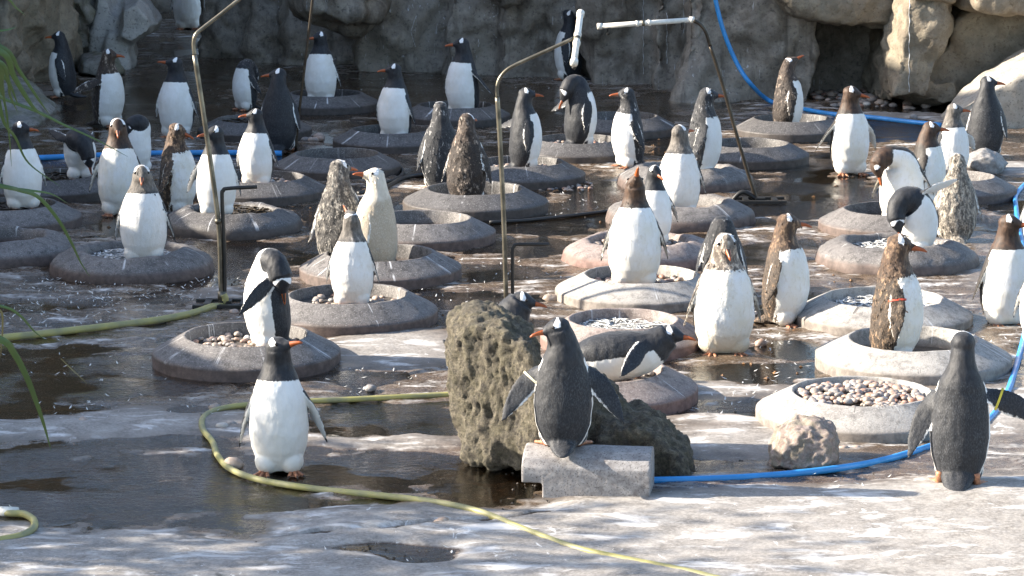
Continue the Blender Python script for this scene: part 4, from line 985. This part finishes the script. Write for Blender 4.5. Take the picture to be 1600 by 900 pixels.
    PG("large brown hooded penguin with a ragged white belly and beak raised to the sky", 991, 444, 275, -4, 10, 62, nest='G', dy=-.05, var='brown', rough=.35, fat=1.08, sw=(10, 4), throat=.65)
    PG("grey backed penguin preening with its head hidden behind the dirty bellied one", 1127, 462, None, 178, h=.68, nk=[(.0, -.02, .70), (.02, -.12, .66), (.02, -.18, .56)], hd=(.1, -.4, -.8), var='specks', eyes=False, rough=.3)
    PG("moulting penguin with dirty yellowish white belly and wide apart orange feet", 1130, 553, 363, 2, 8, -22, var='dirty', rough=.55, fat=1.10, sw=(10, 4), hunch=.03)
    PG("brown headed penguin looking right with tattered back and black flipper at its side", 1224, 507, 333, 60, 86, -4, var='brownm', rough=.45, fl=(6, 8), sw=(4, 4), fat=1.04)
    PG("shaggy brown penguin with a red flipper band in the pale nest ring", 1396, 553, 366, 82, 80, -6, nest='B', dy=-.08, var='brownm', rough=1.0, fl=(6, 9), sw=(4, -2), band=(-1, M_TAGR), fat=1.02)
    PG("big white preening penguin with brown head bent down at its left side", 1408, 336, None, -12, nest='E', dy=-.02, h=.80, cl=[(0, -.03, .045), (0, -.01, .20), (.0, .01, .38), (-.01, .03, .54), (-.04, .06, .65)], nk=[(-.14, .11, .70), (-.22, .14, .68), (-.26, .16, .61)], hd=(.30, .3, -1), var='brown', fl=(8, 14), fat=1.06, throat=.76)
    PG("penguin bending down with white chest and one flipper raised to the right", 1424, 388, None, -10, nest='D', dy=-.10, h=.72, cl=[(.05, -.05, .04), (.06, -.04, .20), (.05, -.01, .36), (.01, .03, .49), (-.07, .07, .55)], nk=[(-.15, .12, .52), (-.19, .17, .44), (-.185, .20, .37)], hd=(.30, .25, -1), fl=(50, 10), sw=(6, 4), throat=.52, fcurl=-8, twist=85, flen=1.1)
    PG("scruffy pale grey moulting penguin seen from behind at the right", 1493, 378, 240, 186, 175, var='scruffp', rough=.8, fat=1.04)
    PG("brown hooded penguin with cream white front at the right edge behind the hose", 1570, 508, 334, 12, 66, var='brown', rough=.2, fat=1.08)
    PG("white fronted penguin cut off by the right edge below the brown hooded one", 1632, 540, 372, -20, -30, var='norm', fat=1.08)
    PG("penguin mostly beyond the right edge with a sliver of cream belly beside the blue hose", 1626, 392, 262, -14, -60, var='norm')
    # front right
    PG("black backed penguin in the right foreground reaching one flipper out to the right", 1497, 758, 519, 168, 176, -8, fl=(17, 68), sw=(12, -6), twist=72, band=(-1, M_TAGY), fat=.84, flen=1.15, fwid=1.15, belly=1.75, lean=.05, nkr=.84, stance=1.35, fcy=.05)
    bx = gp(925, 781); top = Vector((at(880, 716, bx.y + .13).x, bx.y + .15, .222))
    PG("grey backed penguin standing on the concrete block with both flippers spread", 880, top, 492, 178, -76, -8, fl=(40, 40), sw=(8, 8), twist=68, flen=1.2, fwid=1.22, band=(1, M_TAGW), fat=.98, belly=1.8, nk=[(-.01, .0, .76), (-.04, .01, .85)], stance=1.35)
    c, r, zb = NESTS['I']
    PG("penguin lying on its belly on the reddish nest ring behind the boulder, beak right", 985, Vector((at(985, 590, c.y).x - .04, c.y - .12, zb + .03)), None, 78, 80, 2, h=.75, cl=[(-.36, 0, .12), (-.24, .0, .17), (-.06, .0, .20), (.10, .0, .215), (.20, .0, .25)], nk=[(.27, .0, .30), (.33, .0, .345)], hd=(1, .35, -.02), fl=(12, 24), sw=(4, -42), twist=8, feet=False, legs=False, throat=.60, belly=1.12)
    p = gp(772, 596)
    PG("penguin lying behind the big boulder with only its head and shoulders showing above it", 772, Vector((p.x, p.y, 0)), None, 84, 84, -2, h=.74, cl=[(-.24, 0, .10), (-.13, .0, .20), (.0, .0, .32), (.08, .0, .42), (.13, .0, .51)], nk=[(.17, .0, .58), (.215, .0, .64)], hd=(1, .15, -.10), fl=(8, 8), feet=False, legs=False, throat=.60)
PENGUINS()

# ---------------------------------------------------------------- sprinklers, rods, hoses
M_POLE = simple_mat("weathered_steel_pipe", (0.22, 0.20, 0.155), 0.42, 0.75, 0.55, 9)
M_BLACK = simple_mat("black_iron", (0.025, 0.024, 0.022), 0.45, 0.2, 0.3, 12)
M_DKROD = simple_mat("dark_bronze_pipe", (0.07, 0.055, 0.04), 0.4, 0.6, 0.4, 12)
M_WPIPE = simple_mat("white_pvc_pipe", (0.72, 0.70, 0.64), 0.4, 0, 0.18, 18)
M_YHOSE = simple_mat("yellow_green_hose", (0.38, 0.34, 0.115), 0.5, 0, 0.30, 7, dirt=(0.25, 0.24, 0.12))
M_BHOSE = simple_mat("blue_hose", (0.04, 0.28, 0.66), 0.38, 0, 0.2, 7)
M_KHOSE = simple_mat("black_hose", (0.018, 0.018, 0.018), 0.4, 0, 0.2, 7)
def tubeobj(name, pts, r, m, parent=None, seg=10, n=7, smooth=True):
    mb = MB(); tube(mb, pts, r, seg, n, smooth); return mb.build(name, m, parent)
def spray_bar(root, a, b, r=.020):
    a = Vector(a); b = Vector(b); d = (b - a).normalized()
    tubeobj("spray_bar", [a, b], r, M_WPIPE, root, 14, 1, False)
    for t in (0.0, 1.0): 
        p = a.lerp(b, t); tubeobj("end_cap", [p - d * .02, p + d * .02], r * 1.25, M_WPIPE, root, 14, 1, False)
    m_ = a.lerp(b, .47)
    for o in (-.05, 0.0, .05): tubeobj("coupling", [m_ + d * (o - .012), m_ + d * (o + .012)], r * 1.22, M_WPIPE if o else M_POLE, root, 14, 1, False)
    for t in (.10, .90):
        p = a.lerp(b, t); tubeobj("nozzle", [p - Vector((0, 0, r * .7)), p - Vector((0, 0, r + .035)), p - Vector((.012, 0, r + .055))], lambda u: .018 - .006 * u, M_BLACK, root, 10, 3)
def foot_plate(root, c, rz=0.0):
    mb = MB()
    for dx, dy, sx, sy in ((0, -.11, .42, .045), (0, .11, .42, .045), (-.12, 0, .045, .22), (.12, 0, .045, .22)): box(mb, (c.x + dx, c.y + dy, .018), (sx, sy, .022), 0)
    box(mb, (c.x, c.y, .03), (.08, .08, .02))
    mb.build("base_frame", M_BLACK, root, False)
# left pole
b = gp(346, 478); Y = b.y
rt = empty("sprinkler_pole", b, "tall leaning steel sprinkler pole at the left with the yellow hose fixed to its foot", "sprinkler", "sprinkler poles")
W = lambda *px: [at(x, y, Y) - b for x, y in px]
def lean_pts(px, Y, b, dY):      # the pipe's bent top swings away in depth
    return [at(x, y, Y + d) - b for (x, y), d in zip(px, dY)]
tubeobj("pipe", W((346, 476), (345, 440), (341, 345), (322, 205), (304, 86)), .016, M_POLE, rt)
tubeobj("bent_top", lean_pts([(304, 86), (302.5, 68), (306, 54), (318, 43), (345, 22), (400, -22)], Y, b, [0, 0, 0, .02, .05, .1]), .013, M_POLE, rt)
spray_bar(rt, at(396, -52, Y) - b, at(408, 12 - 12, Y + .6) - b + Vector((0, 0, .12)))
tubeobj("stay_rod", W((351, 476), (351, 400), (347, 310), (349, 298), (356, 294.5), (402, 292)), .013, M_BLACK, rt)
tubeobj("hose_clamp", W((347, 468), (347, 455)), .03, M_POLE, rt, 12, 1, False)
tubeobj("pipe_joint", W((341.5, 349), (341, 342)), .024, M_POLE, rt, 12, 1, False)
foot_plate(rt, Vector((.03, .0, 0)))
# middle pole
b = gp(792, 476); Y = b.y
rt = empty("sprinkler_pole", b, "steel sprinkler pole in the middle rising behind the boulder to a tilted white pipe", "sprinkler", "sprinkler poles")
tubeobj("pipe", W((791, 474), (787, 340), (781, 215), (777, 152)), .016, M_POLE, rt)
tubeobj("bent_top", W((777, 152), (776.5, 138), (780, 124), (790, 111), (806, 101), (850, 81), (896, 60)), .012, M_POLE, rt)
spray_bar(rt, at(897, 97, Y - .25) - b, at(907, 22, Y + .25) - b, .021)
tubeobj("stay_rod", W((801, 474), (801, 398), (803, 386), (810, 382), (858, 382)), .012, M_BLACK, rt)
# right pole
b = gp(1184, 316); Y = b.y
rt = empty("sprinkler_pole", b, "dark sprinkler pole at the right leaning to a long level white spray pipe", "sprinkler", "sprinkler poles")
tubeobj("pipe", W((1183, 314), (1168, 268), (1148, 200), (1128, 128), (1110, 72)), .0155, M_DKROD, rt)
tubeobj("bent_top", W((1110, 72), (1104, 53), (1096, 40), (1084, 32)), .0155, M_DKROD, rt)
spray_bar(rt, at(937, 41, Y - .05) - b, at(1081, 31, Y + .02) - b, .021)
tubeobj("stay_rod", W((1183, 312), (1160, 300), (1140, 318)), .02, M_BLACK, rt)
foot_plate(rt, Vector((0.02, 0, 0)))
# thin rod at the back
b = gp(462, 236); Y = b.y
rt = tubeobj("metal_rod", W((462, 236), (468, 170), (476, 105), (488, 2), (496, -70)), .013, M_DKROD); rt.location = b
tag(rt, "thin dark upright rod leaning right beside the farthest nest ring", "rod")

def hose(label, px, r, m, lift=0.0, extra=None):
    pts = []
    for q in px:
        if len(q) == 2: p = gp(q[0], q[1] + 1, 0); pts.append((p.x, p.y, r + lift))
        else: pts.append(tuple(at(q[0], q[1], q[2])))
    o = tubeobj("hose", pts, r, m, None, 12, 8); tag(o, label, "hose"); return o
bl = gp(346, 478)
hose("yellow hose running from the left edge to the foot of the left sprinkler pole", [(-60, 540), (0, 533), (60, 527), (120, 520), (190, 512), (250, 504), (300, 494), (330, 484), (347, 478, bl.y - .03), (352, 468, bl.y - .02), (349, 460, bl.y - .02)], .0235, M_YHOSE)
hose("long yellow hose curling round the front penguin and out at the bottom edge", [(1180, 925), (1080, 899), (985, 880), (900, 861), (820, 832), (750, 804), (680, 789), (600, 779), (520, 771), (450, 762), (395, 751), (358, 735), (340, 715), (332, 694), (318, 676), (316, 660), (328, 648), (356, 640), (400, 635), (470, 631), (560, 627), (640, 623), (740, 618)], .0165, M_YHOSE)
hose("short yellow hose loop with a frayed fitting at the lower left edge", [(-60, 858), (0, 848), (34, 841), (52, 830), (53, 818), (38, 808), (14, 806), (-20, 800)], .0175, M_YHOSE)
pf = gp(12, 806); mb = MB(); tube(mb, [(pf.x - .06, pf.y + .01, .02), (pf.x + .05, pf.y - .005, .02)], .024, 12, 1, False)
for i in range(5):
    a = random.uniform(0, 6.28); l = random.uniform(.02, .045); s = Vector((pf.x + random.uniform(-.05, .06), pf.y, .035))
    tube(mb, [s, s + Vector((math.cos(a) * l, -.01, abs(math.sin(a)) * l))], .002, 5, 1, False)
o = mb.build("hose_fitting", M_WPIPE); tag(o, "frayed pale fitting tied round the short yellow hose loop", "hose fitting")
yw = 29.25
hose("blue hose hanging down the back wall and along the floor behind the cave penguin", [(1108, -60, yw), (1118, 0, yw), (1131, 50, yw), (1150, 96, yw), (1172, 130, 29.1), (1204, 161), (1250, 172), (1300, 181), (1360, 186), (1420, 193), (1470, 198)], .025, M_BHOSE)
hose("blue hose emerging from the concrete block and sweeping behind the right foreground penguin", [(960, 756), (1030, 755), (1110, 753), (1200, 748), (1290, 739), (1370, 726), (1450, 703), (1510, 680), (1545, 660), (1572, 622), (1588, 575), (1600, 530), (1612, 470), (1600, 400), (1588, 330), (1592, 300), (1640, 260)], .0185, M_BHOSE)
hose("length of blue hose crossing the floor behind the left group of penguins", [(20, 252), (58, 250), (82, 249), (150, 246), (230, 243), (300, 242), (372, 242), (440, 243)], .026, M_BHOSE)
hose("black hose along the wet floor from the middle nest to the right nests", [(765, 349), (820, 346), (880, 340), (945, 332), (990, 322)], .014, M_KHOSE)
hose("pair of black hoses curving round the empty middle nest ring", [(560, 305), (600, 296), (625, 283), (640, 278), (670, 274), (720, 268)], .02, M_KHOSE)
hose("thin black hose lying along the puddle edge by the middle empty nest", [(600, 288), (622, 280), (630, 270), (624, 262)], .016, M_KHOSE)

# ---------------------------------------------------------------- shed feathers on the floor
def feathers(spec, seed):
    mb = MB(); q = random.Random(seed)
    for cx, cy, rx, ry, n in spec:
        for i in range(n):
            a = q.uniform(0, 6.28); rr_ = math.sqrt(q.random())
            p = gp(cx + rx * rr_ * math.cos(a), cy + ry * rr_ * math.sin(a)); t = q.uniform(0, 6.28); L = q.uniform(.006, .022); w = q.uniform(.002, .006)
            d = Vector((math.cos(t), math.sin(t), 0)); n_ = Vector((-math.sin(t), math.cos(t), 0)); z = q.uniform(.005, .012); cu = q.uniform(0, .02)
            p = Vector((p.x, p.y, z))
            mb.add([p - d * L, p - n_ * w + Vector((0, 0, cu * .3)), p + d * L + Vector((0, 0, cu)), p + n_ * w + Vector((0, 0, cu * .3))], [(0, 1, 2, 3)])
    o = mb.build("feather_litter", M_FEATHER, None, False); o['kind'] = 'stuff'
feathers([(210, 450, 190, 26, 330), (120, 490, 140, 26, 120), (170, 560, 180, 40, 50), (420, 500, 60, 22, 30), (250, 270, 200, 60, 60), (600, 140, 300, 25, 120), (950, 130, 160, 14, 70), (760, 440, 120, 40, 90), (620, 590, 120, 40, 50),
          (1180, 520, 60, 40, 60), (1150, 620, 120, 30, 50), (1250, 590, 80, 30, 40), (220, 640, 180, 20, 50), (1050, 840, 220, 40, 40), (640, 850, 250, 40, 35), (1330, 740, 150, 40, 40), (1120, 480, 50, 20, 30), (1560, 520, 60, 20, 40), (880, 320, 60, 20, 40), (720, 290, 40, 20, 20)], 5)

def grit(spec, seed, m, name, lo, hi):
    mb = MB(); q = random.Random(seed)
    for cx, cy, rx, ry, n in spec:
        for i in range(n):
            p = gp(cx + rx * q.uniform(-1, 1), cy + ry * q.uniform(-1, 1)); r = q.uniform(lo, hi); t = q.uniform(0, 6.28)
            pts = [(p.x + r * q.uniform(.7, 1.2) * math.cos(t + k * 1.57), p.y + r * q.uniform(.7, 1.2) * math.sin(t + k * 1.57), .002) for k in range(4)]
            mb.add(pts + [(p.x, p.y, .004 + r * .6)], [(0, 1, 4), (1, 2, 4), (2, 3, 4), (3, 0, 4)])
    o = mb.build(name, m, None, False); o['kind'] = 'stuff'
M_GRIT = simple_mat("dark_grit", (0.06, 0.05, 0.04), 0.8, 0, 0.6, 30)
M_LEAFBIT = simple_mat("brown_leaf_bits", (0.20, 0.10, 0.035), 0.7, 0, 0.5, 9)
grit([(1200, 800, 420, 90, 420), (400, 868, 420, 30, 120), (150, 665, 200, 14, 50), (620, 550, 110, 30, 80), (1180, 680, 140, 40, 140), (800, 420, 780, 110, 500)], 9, M_GRIT, "grit_litter", .004, .011)
grit([(1290, 145, 120, 20, 160), (850, 288, 60, 14, 50), (1010, 235, 60, 20, 20), (700, 500, 60, 30, 20), (330, 300, 200, 80, 40), (1130, 440, 200, 160, 60)], 10, M_LEAFBIT, "leaf_litter", .010, .026)

# ---------------------------------------------------------------- grass hanging into the picture at the left
def leaf_mat(name, a, b_, scale=4.0):
    m, nt, b = new_mat(name); p = geo(nt)
    isl = nd(nt, 'NewGeometry').outputs['Random Per Island']
    c = mixc(nt, isl, a, b_); c = mixc(nt, rng(nt, noise(nt, p, scale, 3), 0.4, 0.65, 0, 0.5), c, tuple(x * .6 for x in a))
    put(nt, b.inputs['Base Color'], c); b.inputs['Roughness'].default_value = 0.5
    return m
M_GRASS = leaf_mat("long_grass_blade", (0.035, 0.085, 0.016), (0.055, 0.11, 0.024))
M_LEAF = leaf_mat("tree_leaf", (0.045, 0.085, 0.022), (0.08, 0.12, 0.03))
M_BARK = rock_mat("tree_bark", (0.06, 0.045, 0.033), (0.10, 0.08, 0.06), (0.14, 0.12, 0.095), 6.0, 0.9, 0.9, 0.03)
M_GRDEAD = leaf_mat("dry_grass_blade", (0.16, 0.15, 0.07), (0.13, 0.14, 0.05))
def blade(pts, w, parent, off, m=M_GRASS):
    P = catmull(pts, 7); T = np.gradient(P, axis=0); T /= np.linalg.norm(T, axis=1)[:, None]
    v = []; f = []; n = len(P)
    for i in range(n):
        u = i / (n - 1); ww = w * min(1, .35 + 2.5 * u) * (1 - u ** 3) + .0003
        s = nrm(np.cross(T[i], (.25, -.9, .3))); k = np.cross(s, T[i])
        v += [tuple(P[i] - off + s * ww), tuple(P[i] - off + k * ww * .35), tuple(P[i] - off - s * ww)]
    for i in range(n - 1):
        for j in (0, 1): f.append((i * 3 + j, i * 3 + j + 1, (i + 1) * 3 + j + 1, (i + 1) * 3 + j))
    link("blade", mesh("blade", v, f), m, parent)
def clump(label, root_px, Yr, blades):
    r = at(root_px[0], root_px[1], Yr); base = Vector((r.x, r.y, r.z)); rt = empty("grass_clump", base, label, "grass")
    off = np.array(base)
    for px, Y, w, *mm in blades:
        pts = [np.array(at(x, y, Y + (i * .05))) for i, (x, y) in enumerate(px)]
        blade(pts, w, rt, off, mm[0] if mm else M_GRASS)
clump("green grass blades arching across the upper left corner", (-260, 60), 7.0, [
    ([(-260, 60), (-120, 40), (0, 72), (30, 110), (60, 155), (78, 180)], 7.2, .006),
    ([(-260, 90), (-100, 60), (0, 80), (22, 120), (50, 165), (72, 185)], 7.0, .009),
    ([(-260, 70), (-140, 60), (-30, 90), (4, 150), (14, 210), (18, 260)], 7.4, .004),
    ([(-260, 60), (-140, 90), (-20, 140), (8, 155), (60, 175), (100, 195), (150, 218), (200, 245)], 7.3, .005),
    ([(-260, 100), (-120, 70), (-20, 120), (6, 190), (24, 215), (45, 255), (95, 292)], 7.1, .005),
    ([(-260, 40), (-100, -30), (0, -8), (25, 12), (40, 24)], 7.6, .004),
    ([(-260, 40), (-80, 50), (0, 48), (26, 42)], 7.6, .004),
    ([(-260, 60), (-60, 70), (-4, 100), (2, 130), (8, 160)], 6.8, .011),
    ([(-260, 60), (-80, 80), (-2, 96), (14, 128), (30, 168)], 6.8, .007),
    ([(-260, 60), (-60, 90), (6, 120), (16, 150), (28, 176)], 7.1, .005)])
clump("long green grass blade drooping from the left edge over the nest rings", (-240, 260), 7.0, [
    ([(-240, 260), (-120, 262), (0, 290), (30, 297), (60, 308), (90, 342), (112, 380), (125, 408), (140, 432)], 7.2, .006),
    ([(-240, 270), (-100, 280), (0, 292), (50, 298), (80, 303), (106, 318)], 7.4, .004)])
clump("broad green grass blade drooping over the puddle at the lower left edge", (-200, 500), 7.0, [
    ([(-200, 480), (-90, 500), (0, 530), (22, 552), (42, 590), (58, 632), (70, 668), (80, 705)], 7.1, .0095),
    ([(-200, 470), (-80, 470), (0, 478), (30, 492), (52, 516), (72, 533)], 7.3, .004)])
clump("dry brown seed stem hanging at the left edge above the puddle", (-120, 470), 7.0, [([(-120, 480), (-30, 478), (0, 485), (4, 510), (2, 540), (1, 560)], 7.4, .003, M_GRDEAD), ([(95, 560), (110, 575), (122, 586), (136, 600)], 7.4, .0012, M_GRDEAD)])

# ---------------------------------------------------------------- trees outside the frame (they dapple the foreground)
def tree(label, x, y, h, cr, nleaf, seed, squash=.75):
    q = random.Random(seed); rt = empty("tree", (x, y, 0), label, "tree")
    mb = MB(); tube(mb, [(0, 0, -.2), (.05, 0, h * .3), (-.04, .05, h * .55), (.03, 0, h * .9)], lambda u: .17 * (1 - .75 * u), 12, 6)
    tips = []
    for i in range(16):
        a = q.uniform(0, 6.28); z0 = h * q.uniform(.35, .8); l = cr * q.uniform(.5, 1.0); e = q.uniform(.1, .8)
        p1 = Vector((math.cos(a) * l * .5, math.sin(a) * l * .5, z0 + l * e * .35)); p2 = Vector((math.cos(a) * l, math.sin(a) * l, z0 + l * e * .5))
        tube(mb, [(0, 0, z0), p1, p2], lambda u: .05 * (1 - .8 * u), 6, 4); tips += [p1, p2, p1.lerp(p2, .5)]
    mb.build("trunk", M_BARK, rt)
    lf = MB()
    for i in range(nleaf):
        t = tips[q.randrange(len(tips))]; s = cr * .22
        p = t + Vector((q.gauss(0, s), q.gauss(0, s), q.gauss(0, s * squash))); r_ = q.uniform(.035, .075)
        d = Vector((q.uniform(-1, 1), q.uniform(-1, 1), q.uniform(-.7, .4))).normalized(); n = d.orthogonal().normalized(); n = (Matrix.Rotation(q.uniform(0, 6.28), 3, d) @ n) * r_ * .5
        lf.add([p - d * r_, p + n, p + d * r_, p - n], [(0, 1, 2, 3)])
    lf.build("crown", M_LEAF, rt, False)
tree("leafy tree outside the left edge that shades the near puddles", -8.0, 14.1, 3.5, 1.5, 5200, 1)
tree("second leafy tree nearer the viewer that dapples the front concrete", -7.6, 12.9, 4.3, 1.5, 2300, 2)
tree("thin leafy tree closest to the viewer outside the left edge", -8.2, 12.0, 4.8, 1.8, 3600, 3)

bpy.data.scenes.remove(TMP)
